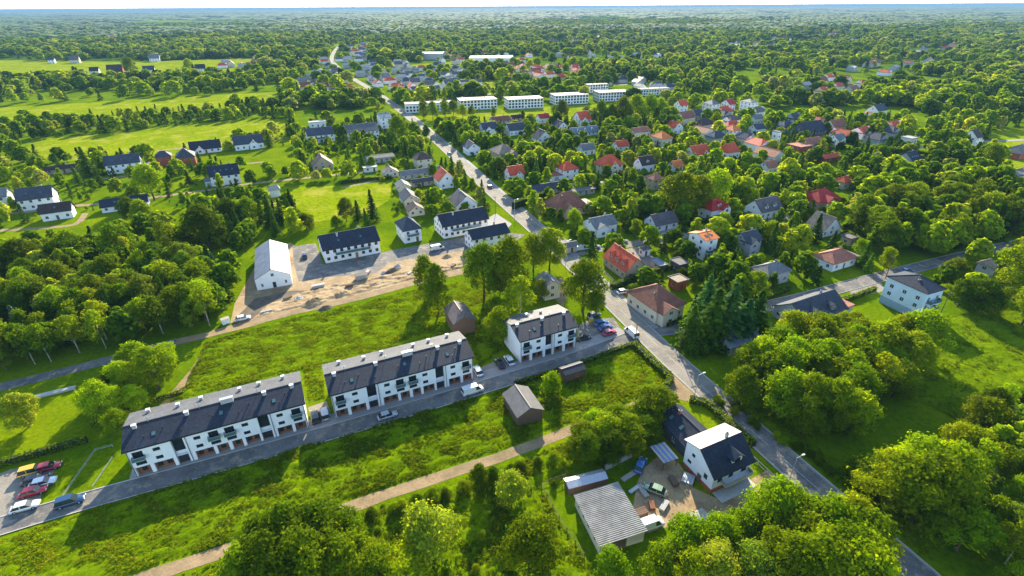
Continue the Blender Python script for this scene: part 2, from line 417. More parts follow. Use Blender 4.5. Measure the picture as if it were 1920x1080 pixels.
area("garden_path", [(300, 760), (330, 725), (360, 690), (378, 660), (383, 665), (368, 700), (345, 735), (318, 765)], .02, M_dirt)
area("front_yard", [(1040, 560), (1048, 520), (1060, 525), (1066, 552), (1056, 575)], .02, M_dirt)
for px in ([(1150, 472), (1205, 461), (1235, 492), (1215, 505)], [(1040, 440), (1090, 460), (1075, 470), (1035, 455)], [(1590, 540), (1650, 525), (1660, 545), (1600, 560)]):
    area("yard_paving", px, .02, M_asph2)
# lawns and fields
area("mown_field", [(40, 292), (120, 302), (330, 292), (470, 262), (545, 250), (535, 222), (430, 226), (200, 250), (60, 262)], .012, M_field)
area("mown_field", [(-60, 231), (240, 220), (380, 209), (528, 203), (527, 172), (300, 184), (-60, 206)], .012, M_field)
area("mown_field", [(-60, 152), (250, 148), (484, 134), (480, 108), (250, 116), (-60, 112)], .012, M_field)
area("mown_field", [(1852, 245), (1990, 232), (1990, 330), (1868, 322), (1845, 280)], .012, M_field)
area("lawn", [(770, 240), (900, 228), (1205, 224), (1200, 192), (930, 204), (780, 206)], .012, M_field)
area("lawn", [(500, 420), (600, 415), (690, 400), (730, 375), (735, 340), (650, 348), (560, 350), (500, 352), (380, 372), (360, 400)], .012, M_field)
area("lawn", [(-40, 500), (90, 480), (180, 440), (300, 420), (380, 395), (300, 385), (150, 400), (-40, 440)], .012, M_lawn)
area("lawn", [(300, 300), (420, 285), (560, 275), (560, 320), (460, 335), (455, 310), (380, 305), (310, 330)], .012, M_lawn)
area("lawn", [(-120, 900), (0, 876), (150, 836), (195, 820), (290, 740), (210, 735), (110, 742), (0, 760), (-120, 800)], .012, M_lawn)
area("lawn", [(80, 945), (108, 872), (215, 838), (245, 890), (120, 930)], .012, M_lawn)
area("lawn", [(1110, 395), (1200, 380), (1290, 395), (1300, 420), (1160, 440), (1140, 400)], .012, M_lawn, keep=False)

# ---- GN scatter used for what nobody could count
def scatter(name, pts, scl, rot, idx, protos):
    me = bpy.data.meshes.new(name); me.from_pydata([tuple(p) for p in pts], [], [])
    a = me.attributes.new("scl", 'FLOAT_VECTOR', 'POINT'); a.data.foreach_set("vector", np.asarray(scl, np.float32).ravel())
    a = me.attributes.new("rot", 'FLOAT_VECTOR', 'POINT'); a.data.foreach_set("vector", np.asarray(rot, np.float32).ravel())
    a = me.attributes.new("idx", 'INT', 'POINT'); a.data.foreach_set("value", np.asarray(idx, np.int32))
    o = inst(name, me); o["kind"] = "stuff"
    g = bpy.data.node_groups.new(name + "_nodes", 'GeometryNodeTree')
    g.interface.new_socket("Geometry", in_out='INPUT', socket_type='NodeSocketGeometry'); g.interface.new_socket("Geometry", in_out='OUTPUT', socket_type='NodeSocketGeometry')
    N = g.nodes; gi = N.new("NodeGroupInput"); go = N.new("NodeGroupOutput"); ip = N.new("GeometryNodeInstanceOnPoints"); jn = N.new("GeometryNodeJoinGeometry")
    for p in protos:
        oi = N.new("GeometryNodeObjectInfo"); oi.inputs[0].default_value = p; oi.inputs['As Instance'].default_value = True
        g.links.new(oi.outputs['Geometry'], jn.inputs[0])
    def att(nm, ty):
        x = N.new("GeometryNodeInputNamedAttribute"); x.data_type = ty; x.inputs[0].default_value = nm; return x.outputs[0]
    g.links.new(gi.outputs[0], ip.inputs['Points']); g.links.new(jn.outputs[0], ip.inputs['Instance'])
    ip.inputs['Pick Instance'].default_value = True
    g.links.new(att("idx", 'INT'), ip.inputs['Instance Index']); g.links.new(att("scl", 'FLOAT_VECTOR'), ip.inputs['Scale'])
    e2r = N.new("FunctionNodeEulerToRotation"); g.links.new(att("rot", 'FLOAT_VECTOR'), e2r.inputs[0]); g.links.new(e2r.outputs[0], ip.inputs['Rotation'])
    g.links.new(ip.outputs[0], go.inputs[0])
    md = o.modifiers.new("scatter", 'NODES'); md.node_group = g
    return o
def proto(name, mesh): return bpy.data.objects.new(name, mesh)

# ---- leaf soup meshes
def leaf_mesh(name, pos, nrm, size, var, mat, rnd, aspect=.62):
    n_ = len(pos); pos = np.asarray(pos); nrm = np.asarray(nrm)
    nrm = nrm / (np.linalg.norm(nrm, axis=1, keepdims=True) + 1e-9)
    t = rnd.normal(size=(n_, 3)); t -= nrm * (t * nrm).sum(1, keepdims=True); t /= np.linalg.norm(t, axis=1, keepdims=True) + 1e-9
    bt = np.cross(nrm, t); s = np.asarray(size).reshape(-1, 1)
    V = np.empty((n_, 4, 3)); V[:, 0] = pos - t * s; V[:, 1] = pos + bt * s * aspect + nrm * s * .15; V[:, 2] = pos + t * s; V[:, 3] = pos - bt * s * aspect + nrm * s * .15
    me = bpy.data.meshes.new(name)
    me.vertices.add(n_ * 4); me.vertices.foreach_set("co", V.astype(np.float32).ravel())
    me.loops.add(n_ * 4); me.loops.foreach_set("vertex_index", np.arange(n_ * 4, dtype=np.int32))
    me.polygons.add(n_); me.polygons.foreach_set("loop_start", np.arange(0, n_ * 4, 4, dtype=np.int32))
    a = me.attributes.new("var", 'FLOAT', 'POINT'); a.data.foreach_set("value", np.repeat(np.asarray(var, np.float32), 4))
    me.materials.append(mat); me.update(); me.validate(); return me
G_mid = (.22, .30, .0012)
L_tree = leafm("tree_leaves", [(0, mul(G_mid, .85)), (1, mul(G_mid, 1.12))], True, .56)
L_far = leafm("woodland_leaves", [(0, (.08, .165, .003)), (.25, (.13, .245, .003)), (.5, (.20, .335, .004)), (.78, (.28, .41, .005)), (.92, (.36, .45, .02)), (1, (.36, .42, .12))], False, .56)
L_fir = leafm("conifer_needles", [(0, (.07, .14, .006)), (1, (.10, .185, .007))], True, .35)
L_grass = leafm("grass_blades", [(0, (.10, .19, .001)), (.4, (.15, .25, .001)), (.8, (.19, .28, .001)), (1, (.27, .30, .02))], False, .55)

# ---- rough meadows: lumpy turf with tufts
def meadow(name, px, lump, dens, tuft_h, label_zone=None, keep=True, cell=.55, mat=None):
    poly = [G(*p) for p in px]
    if keep: OPEN.append(poly)
    X0, X1 = min(p[0] for p in poly), max(p[0] for p in poly); Y0, Y1 = min(p[1] for p in poly), max(p[1] for p in poly)
    nx, ny = int((X1 - X0) / cell) + 1, int((Y1 - Y0) / cell) + 1
    gx, gy = np.meshgrid(X0 + np.arange(nx + 1) * cell, Y0 + np.arange(ny + 1) * cell)
    ins = inside_np(poly, gx, gy)
    idx = -np.ones(gx.shape, int); V = []
    for j in range(ny + 1):
        for i in range(nx + 1):
            if not ins[j, i]: continue
            x, y = gx[j, i], gy[j, i]
            edge = 1.0
            for (a, b_) in ((1, 0), (-1, 0), (0, 1), (0, -1)):
                jj, ii = j + b_ * 2, i + a * 2
                if not (0 <= jj <= ny and 0 <= ii <= nx) or not ins[jj, ii]: edge = .12
            rx, ry = x * .9 + y * .43, -x * .43 + y * .9; h = max(0, mnoise.noise(Vector((rx * .33, ry * .62, 3))) + .3) * .9 + max(0, mnoise.noise(Vector((rx * 1.0, ry * 1.9, 9))) + .15) * .75
            idx[j, i] = len(V); V.append((x, y, .015 + h * lump * edge))
    F = []
    for j in range(ny):
        for i in range(nx):
            q = (idx[j, i], idx[j, i + 1], idx[j + 1, i + 1], idx[j + 1, i])
            if min(q) >= 0: F.append(tuple(int(k) for k in q))
    mb = MB(); mb.v = V; mb.f = F; mb.m = [0] * len(F)
    struct(mb.build(name, mat or M_mead, smooth=True))
    if not dens: return
    A = (X1 - X0) * (Y1 - Y0); N = int(A * dens)
    qx, qy = RNG.uniform(X0, X1, N), RNG.uniform(Y0, Y1, N); k = inside_np(poly, qx, qy); qx, qy = qx[k], qy[k]
    cl = np.array([mnoise.noise(Vector((x * .22, y * .22, 5))) for x, y in zip(qx, qy)]); k = RNG.random(len(qx)) < .8 + cl * .7; qx, qy, cl = qx[k], qy[k], cl[k]
    s = .82 * tuft_h * RNG.uniform(.4, 1.4, len(qx)) * (1 + cl)
    TUFT["p"].append(np.stack([qx, qy, np.full(len(qx), .03)], 1)); TUFT["s"].append(np.stack([s * 1.3, s * 1.3, s], 1))
TUFT = dict(p=[], s=[])
def tuft_mesh(k):
    r = np.random.default_rng(50 + k); n_ = 26
    a = r.uniform(0, 6.28, n_); rad = r.uniform(.05, .55, n_)
    pos = np.stack([np.cos(a) * rad, np.sin(a) * rad, r.uniform(.15, .75, n_)], 1)
    nr = np.stack([np.cos(a), np.sin(a), r.uniform(.2, 1.4, n_)], 1) + r.normal(size=(n_, 3)) * .4
    return leaf_mesh("grass_tuft", pos, nr, r.uniform(.22, .42, n_), r.random(n_), L_grass, r, .2)
meadow("meadow_turf", [(-60, 1060), (0, 1013), (160, 960), (440, 875), (740, 788), (960, 726), (1010, 712), (1100, 688), (1190, 650), (1252, 705), (1240, 730), (1180, 752), (1070, 792), (950, 838), (690, 925), (470, 1003), (290, 1060), (180, 1100), (-60, 1140)], .42, 11, .45)
meadow("meadow_turf", [(385, 642), (470, 618), (560, 595), (680, 568), (790, 540), (835, 535), (900, 520), (940, 580), (945, 650), (900, 690), (880, 640), (740, 655), (605, 690), (608, 745), (578, 755), (570, 690), (400, 735), (310, 755), (345, 725)], .36, 10, .4)
meadow("meadow_turf", [(290, 1095), (470, 1035), (690, 958), (960, 868), (1060, 830), (1080, 880), (1010, 910), (1050, 980), (1110, 1060), (1120, 1120), (280, 1130)], .5, 5, .5, keep=False)
meadow("meadow_turf", [(1690, 740), (1720, 650), (1770, 600), (1850, 570), (1990, 600), (1990, 760), (1850, 770), (1800, 790)], .3, 3.0, .35)
meadow("meadow_turf", [(1330, 740), (1440, 770), (1560, 860), (1640, 900), (1700, 960), (1760, 1060), (1700, 1020), (1540, 880), (1420, 790)], .35, 3.0, .5, keep=False)
meadow("churned_earth", [(470, 600), (500, 572), (560, 548), (600, 540), (640, 528), (720, 516), (800, 500), (880, 486), (884, 500), (790, 520), (680, 549), (560, 577)], .5, 0, 0, mat=M_sand, cell=.45)
tp = np.concatenate(TUFT["p"]); ts = np.concatenate(TUFT["s"])
rot = np.zeros_like(tp); rot[:, 2] = RNG.uniform(0, 6.28, len(tp))
go_ = scatter("meadow_grass", tp, ts, rot, RNG.integers(0, 5, len(tp)), [proto("grass_tuft", tuft_mesh(k)) for k in range(5)])
tag(go_, "rough bright green meadow grass growing in tufts around the apartment blocks", "grass")
# ================================================================== BUILDINGS
LAND = []        # landmarks: (short name, u, v, X, Y, radius)
FOOT = []        # (X, Y, yaw, L, W)
BBOX = []        # (u0,v0,u1,v1, Y)
def wall_panel(mb, org, dx, nx, L, z0, z1, holes, depth=.18, mi=0):
    """vertical panel with real openings; org = corner (x,y), dx = along, nx = outward normal"""
    xs = sorted({0, L} | {h[0] for h in holes} | {h[1] for h in holes}); zs = sorted({z0, z1} | {h[2] for h in holes} | {h[3] for h in holes})
    pt = lambda s, z, d=0: (org[0] + dx[0] * s - nx[0] * d, org[1] + dx[1] * s - nx[1] * d, z)
    for i in range(len(xs) - 1):
        run = None
        for j in range(len(zs) - 1):
            cx, cz = (xs[i] + xs[i + 1]) / 2, (zs[j] + zs[j + 1]) / 2
            hole = any(h[0] < cx < h[1] and h[2] < cz < h[3] for h in holes)
            if not hole: mb.poly([pt(xs[i], zs[j]), pt(xs[i + 1], zs[j]), pt(xs[i + 1], zs[j + 1]), pt(xs[i], zs[j + 1])], mi)
    for h in holes:
        a, b_, c, e = h[:4]
        for q in ((a, c, b_, c), (b_, c, b_, e), (b_, e, a, e), (a, e, a, c)):
            mb.poly([pt(q[0], q[1]), pt(q[2], q[3]), pt(q[2], q[3], depth), pt(q[0], q[1], depth)], mi)
_WM = {}
def window_mesh(w_, h_, kind='w', bars=1):
    k = (round(w_, 1), round(h_, 1), kind, bars)
    if k in _WM: return _WM[k]
    mb = MB(); f = .07
    mb.box(-w_ / 2, w_ / 2, .02, .06, 0, h_, 1)
    for x0, x1, z0, z1 in ((-w_ / 2, -w_ / 2 + f, 0, h_), (w_ / 2 - f, w_ / 2, 0, h_), (-w_ / 2 + f, w_ / 2 - f, 0, f), (-w_ / 2 + f, w_ / 2 - f, h_ - f, h_)): mb.box(x0, x1, -.04, .019, z0, z1, 0)
    for i in range(bars):
        x = -w_ / 2 + w_ * (i + 1) / (bars + 1); mb.box(x - .03, x + .03, -.035, .0185, f, h_ - f, 0)
    fr = {'w': M_pvc, 'd': M_dark, 'o': M_woodo}[kind]
    _WM[k] = mb.mesh("window", [fr, M_glass]); return _WM[k]
def put_window(parent, x, y, z, rz, w_, h_, kind='w', name="window", bars=1):
    return inst(name, window_mesh(w_, h_, kind, bars), parent, (x, y, z), rz)
_DM = {}
def door_obj(parent, x, y, z, rz, w_=1.0, h_=2.05, mat=None):
    k = (w_, h_, mat.name)
    if k not in _DM:
        mb = MB(); mb.box(-w_ / 2, w_ / 2, -.05, .02, 0, h_); mb.box(-w_ / 2 + .12, w_ / 2 - .12, -.07, -.051, .15, h_ * .45); mb.box(-w_ / 2 + .12, w_ / 2 - .12, -.07, -.051, h_ * .52, h_ - .15)
        _DM[k] = mb.mesh("door", mat)
    return inst("door", _DM[k], parent, (x, y, z), rz)
_CM = {}
def chimney_obj(parent, x, y, z0, z1, mat=None, sx=.55, sy=.45):
    k = (round(z1 - z0, 1), mat.name, sx, sy)
    if k not in _CM:
        h = z1 - z0; mb = MB(); mb.box(-sx / 2, sx / 2, -sy / 2, sy / 2, 0, h); mb.box(-sx / 2 - .07, sx / 2 + .07, -sy / 2 - .07, sy / 2 + .07, h + .001, h + .12, 1)
        for q in (-.25, .25): mb.box(q * sx - .09, q * sx + .09, -.09, .09, h + .121, h + .35, 2)
        _CM[k] = mb.mesh("chimney", [mat, M_conc, M_dark])
    return inst("chimney", _CM[k], parent, (x, y, z0))
def tri_gable(mb, x, W, h, zr, mi=0): mb.poly([(x, -W / 2, h), (x, W / 2, h), (x, 0, zr)], mi)
def fit(bx, yaw, asp, tan, roof, oh, hlim=(2.4, 9.5), lock=None):
    u0, v0, u1, v1 = bx; c, s = math.cos(yaw), math.sin(yaw); asp0 = asp
    X, Y = G((u0 + u1) / 2, v1 - (v1 - v0) * .35); W_, h = 8.0, 4.0
    def box_():
        L = asp * W_; zr = h + W_ / 2 * tan
        pts = [(sx * L / 2, sy * W_ / 2, 0) for sx in (-1, 1) for sy in (-1, 1)] + [(sx * (L / 2 + oh), sy * (W_ / 2 + oh), h - oh * tan * (roof != 'flat')) for sx in (-1, 1) for sy in (-1, 1)]
        if roof == 'gable': pts += [(sx * (L / 2 + oh), 0, zr) for sx in (-1, 1)]
        elif roof in ('hip', 'half'): pts += [(sx * max(.1, L / 2 - W_ * (.42 if roof == 'hip' else .2)), 0, zr) for sx in (-1, 1)]
        pr = [P(X + x * c - y * s, Y + x * s + y * c, z) for x, y, z in pts]
        return min(p[0] for p in pr), min(p[1] for p in pr), max(p[0] for p in pr), max(p[1] for p in pr)
    for _ in range(60):
        b = box_()
        W_ *= max(.8, min(1.25, ((u1 - u0) / max(b[2] - b[0], .1)) ** .7)); W_ = max(2.2, min(W_, 26))
        b = box_(); cu, cv = P(X, Y)
        t = G(cu + .7 * ((u0 + u1) / 2 - (b[0] + b[2]) / 2), cv + .7 * (v1 - b[3])); X, Y = t
        b = box_(); dpx = P(X, Y, 0)[1] - P(X, Y, 1)[1]
        h += .6 * (b[1] - v0) / max(dpx, .1)
        sgn = 1 if abs(math.sin(yaw)) < .7 else -1
        if h > hlim[1] and asp0 * .62 < asp < asp0 * 1.6: asp *= 1 - .025 * sgn
        if h < hlim[0] and asp0 * .62 < asp < asp0 * 1.6: asp *= 1 + .025 * sgn
        h = max(hlim[0], min(h, hlim[1]))
    return X, Y, W_ * asp, W_, h
def gable_prof(W, h, tan, oh, th=.2):
    zr = h + W / 2 * tan; e = W / 2 + oh; ze = h - oh * tan
    return [(-e, ze), (-e, ze + th), (0, zr + th), (e, ze + th), (e, ze), (0, zr)]
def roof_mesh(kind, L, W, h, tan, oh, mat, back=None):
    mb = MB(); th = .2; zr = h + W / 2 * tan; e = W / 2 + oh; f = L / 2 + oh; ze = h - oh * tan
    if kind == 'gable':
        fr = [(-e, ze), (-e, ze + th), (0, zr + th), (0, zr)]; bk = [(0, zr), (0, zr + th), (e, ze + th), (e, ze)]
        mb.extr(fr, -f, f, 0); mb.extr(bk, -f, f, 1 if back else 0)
        mb.box(-f - .01, f + .01, -.12, .12, zr + th - .05, zr + th + .07, 0)
    elif kind in ('hip', 'half', 'pyr'):
        r = 0.0 if kind == 'pyr' else max(.05, L / 2 - W * (.42 if kind == 'hip' else .2))
        A = [(-f, -e), (f, -e), (f, e), (-f, e)]
        v = [(x, y, ze) for x, y in A] + [(x, y, ze + th) for x, y in A] + [(-r, 0, zr + th), (r, 0, zr + th)]
        fs = [(0, 1, 5, 4), (1, 2, 6, 5), (2, 3, 7, 6), (3, 0, 4, 7), (4, 5, 9, 8), (5, 6, 9), (6, 7, 8, 9), (7, 4, 8), (3, 2, 1, 0)]
        mb.add(v, fs)
        for a, b_ in ((4, 8), (5, 9), (6, 9), (7, 8)): mb.tube(v[a], v[b_], .09, .09, 5)
        if r > .2: mb.tube(v[8], v[9], .1, .1, 5)
    elif kind == 'flat':
        mb.box(-f, f, -e, e, h, h + .22)
        for q in ((-f, -f + .2, -e, e), (f - .2, f, -e, e), (-f + .2, f - .2, -e, -e + .2), (-f + .2, f - .2, e - .2, e)): mb.box(q[0], q[1], q[2], q[3], h + .2201, h + .42)
    return mb.mesh("roof", [mat, back] if back else [mat])
HN = 0
def house(bx, yaw=26, asp=1.35, roof='gable', pitch=38, rc='anth', wc='w', short='house', rest='', name='house', cat='house', detail=True, group=None, lock=None, hl=(2.6, 5.4), oh=.45, **k):
    global HN; HN += 1
    yr = R(yaw); tan = math.tan(R(pitch)) if roof != 'flat' else 0.0
    X, Y, L, W, h = lock if lock else fit(bx, yr, asp, tan, roof, oh, hl)
    root = empty(name, (X, Y, 0), yr); tag(root, (short + ' ' + rest).strip(), cat, group)
    dist = math.hypot(X, Y); near = dist < 330
    FOOT.append((X, Y, yr, L, W)); BBOX.append((bx[0], bx[1], bx[2], bx[3], Y)); 
    if detail: LAND.append((short, (bx[0] + bx[2]) / 2, bx[3] - 4, X, Y, max(L, W) / 2))
    c, s = math.cos(yr), math.sin(yr); zr = h + W / 2 * tan
    wm = WALL[wc]; mb = MB(); wins = []
    rows = [.9] if h < 4.2 else ([.9, 3.5] if h < 7 else [.9, 3.4, 5.9])
    faces = [((-L / 2, -W / 2), (1, 0), (0, -1), L, 0), ((L / 2, W / 2), (-1, 0), (0, 1), L, math.pi), ((-L / 2, W / 2), (0, -1), (-1, 0), W, -math.pi / 2), ((L / 2, -W / 2), (0, 1), (1, 0), W, math.pi / 2)]
    wk = k.get('wk', 'w'); ww = k.get('ww', 1.15); doors = []; vis = []
    for fi, (og, dx, nx, ln, rz) in enumerate(faces):
        wn = (nx[0] * c - nx[1] * s, nx[0] * s + nx[1] * c); toc = -(wn[0] * X + wn[1] * Y) / dist
        vis.append(toc)
        if toc < -.15 or not detail or k.get('nowin'): wall_panel(mb, og, dx, nx, ln, 0, h, []); continue
        n_ = max(1, int(ln / k.get('sp', 3.1))); holes = []
        for z in rows:
            if z + k.get('wh', 1.25) + .05 > h: continue
            for i in range(n_):
                x = ln * (i + .5) / n_; hh = k.get('wh', 1.25)
                if z < 1 and fi == k.get('door', 0) and i == n_ // 2:
                    holes.append((x - .52, x + .52, 0.02, 2.1)); doors.append((og, dx, nx, x, rz)); continue
                if ln - .3 < ww: continue
                holes.append((x - ww / 2, x + ww / 2, z, z + hh)); wins.append((og[0] + dx[0] * x - nx[0] * .1, og[1] + dx[1] * x - nx[1] * .1, z, rz, ww, hh))
        wall_panel(mb, og, dx, nx, ln, 0, h, holes)
    if roof == 'gable':
        for x in (-L / 2, L / 2): tri_gable(mb, x, W, h, zr)
    if k.get('plinth'):
        pm = MB(); pm.box(-L / 2 - .03, L / 2 + .03, -W / 2 - .03, W / 2 + .03, 0, k['plinth'][1]); pm.build("plinth", k['plinth'][0], root)
    mb.build("wall", wm, root)
    for x, y, z, rz, a, b_ in wins: put_window(root, x, y, z, rz, a, b_, wk)
    for og, dx, nx, x, rz in doors: door_obj(root, og[0] + dx[0] * x - nx[0] * .1, og[1] + dx[1] * x - nx[1] * .1, .02, rz, 1.02, 2.05, k.get('dm', M_wood))
    if roof == 'gable' and detail and W / 2 * tan > 2.0 and not k.get('nowin'):
        for sx, fi in ((-1, 2), (1, 3)):
            if vis[fi] > -.15: put_window(root, sx * (L / 2 + .045), 0, h + .35, faces[fi][4], .95, 1.1, wk)
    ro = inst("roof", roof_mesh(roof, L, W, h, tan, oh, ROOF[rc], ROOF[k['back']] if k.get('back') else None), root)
    f_ = 1 if vis[0] > 0 else -1       # slope that faces the camera
    def on(x, y): return h + (W / 2 - abs(y)) * tan + .2
    for i in range(k.get('chim', 1 if detail else 0)):
        x = L * (.22 - .42 * i); y = W * (.06 if i % 2 == 0 else -.12)
        z = on(x, y) if roof in ('gable', 'half', 'flat') else min(on(x, y), h + max(.1, (L / 2 - abs(x)) * tan * .9)); chimney_obj(ro, x, y, z - .4, z + (1.0 if roof != 'flat' else .7), M_conc if HN % 3 else M_brick)
    for i in range(k.get('sky', 0)):
        n_ = k['sky']; x = (i + .5) / n_ * L * .8 - L * .4; y = -f_ * W * .27; z = on(x, y)
        sm = _WM.get('sky')
        if sm is None:
            q = MB(); q.box(-.42, .42, -.6, .6, .0, .09, 0); q.box(-.34, .34, -.5, .5, .0901, .11, 1); sm = _WM['sky'] = q.mesh("skylight", [M_dark, M_bglass])
        so = inst("skylight", sm, ro, (x, y, z)); so.rotation_euler = (math.atan(tan) * f_, 0, 0)
    for i in range(k.get('dorm', 0)):
        n_ = k['dorm']; x = (i + .5) / n_ * L * .8 - L * .4; dw, dh = 1.7, 1.3; y0 = -f_ * (W / 2 - .7); z0 = on(x, y0) - .2
        yb = -f_ * max(0.1, W / 2 - .7 - (dh + .6) / max(tan, .2))
        dm = MB(); dm.box(x - dw / 2, x + dw / 2, min(y0, yb), max(y0, yb), z0 - .1, z0 + dh); dob = dm.build("dormer", wm, ro)
        rm = MB(); rm.extry([(x - dw / 2 - .25, z0 + dh - .1), (x, z0 + dh + .6), (x + dw / 2 + .25, z0 + dh - .1), (x + dw / 2 + .25, z0 + dh + .05), (x, z0 + dh + .78), (x - dw / 2 - .25, z0 + dh + .05)], min(y0 - .2, yb), max(y0 + .2, yb)); rm.build("dormer_roof", ROOF[rc], dob)
        put_window(dob, x, y0 - f_ * .045, z0 + .2, 0 if f_ > 0 else math.pi, 1.1, .95, wk)
    if k.get('wing'):
        t, ww_, ln = k['wing'][:3]; hw = h * (k['wing'][3] if len(k['wing']) > 3 else 1); x = t * L; sgn = k['wing'][4] if len(k['wing']) > 4 else f_
        tn = tan; zw = hw + ww_ / 2 * tn; ya, yb = (-sgn * (W / 2 + ln), 0)
        wm_ = MB(); wm_.box(x - ww_ / 2, x + ww_ / 2, min(ya, -sgn * (W / 2 - .05)), max(ya, -sgn * (W / 2 - .05)), 0, hw)
        wm_.poly([(x - ww_ / 2, ya, hw), (x + ww_ / 2, ya, hw), (x, ya, zw)]); wo = wm_.build("wing_wall", WALL[k.get('wwc', wc)], root)
        q = MB(); e = ww_ / 2 + .4; q.extr([(-e, hw - .4 * tn), (-e, hw - .4 * tn + .2), (0, zw + .2), (e, hw - .4 * tn + .2), (e, hw - .4 * tn), (0, zw)], 0, abs(yb - ya) + .35)
        ro2 = q.build("wing_roof", ROOF[rc], root, (x, 0, 0), -sgn * math.pi / 2)
        for z in ([.9, 3.5] if hw > 4.2 else [.9]): put_window(root, x, ya - sgn * .045, z, 0 if sgn > 0 else math.pi, 1.4, 1.25, wk)
        if ww_ / 2 * tn > 1.8: put_window(root, x, ya - sgn * .045, hw + .3, 0 if sgn > 0 else math.pi, .9, 1.0, wk)
    if k.get('garage'):
        sx, gl = k['garage'][:2]; x0 = sx * L / 2; x1 = x0 + sx * gl; gd = W * .8
        g_ = MB(); g_.box(min(x0 + sx * .01, x1), max(x0 + sx * .01, x1), -gd / 2, gd / 2, 0, 2.6); go = g_.build("garage", wm, root)
        q = MB(); q.box(min(x0 + sx * .012, x1 + sx * .25), max(x0 + sx * .012, x1 + sx * .25), -gd / 2 - .25, gd / 2 + .25, 2.6, 2.8); q.build("garage_roof", ROOF[k['garage'][2] if len(k['garage']) > 2 else 'felt'], go)
        door_obj(go, (x0 + x1) / 2, -f_ * (gd / 2 + .045), .02, 0 if f_ > 0 else math.pi, 2.4, 2.1, M_grey)
        FOOT.append((X + (x0 + x1) / 2 * c, Y + (x0 + x1) / 2 * s, yr, gl, gd))
    for i in range(k.get('balc', 0)):
        z = 2.7 + 2.5 * i; bl = L * .62; q = MB(); q.box(-bl / 2, bl / 2, -W / 2 - 1.3, -W / 2 - .01, z, z + .18); bo = q.build("balcony", wm, root)
        q = MB(); q.box(-bl / 2, bl / 2, -W / 2 - 1.3, -W / 2 - 1.24, z + .181, z + 1.15)
        for sx in (-1, 1): q.box(sx * bl / 2 - .03, sx * bl / 2 + .03, -W / 2 - 1.239, -W / 2 - .02, z + .181, z + 1.15)
        q.build("balcony_railing", M_bglass if k.get('bglass', 1) else M_wood, bo)
    if k.get('terrace'):
        q = MB(); q.box(-L * .4, L * .4, -f_ * W / 2 - f_ * 3 if f_ > 0 else W / 2 + .05, -W / 2 - .05 if f_ > 0 else W / 2 + 3, .0, .12); q.build("terrace", M_pave, root)
    return root, (X, Y, L, W, h)

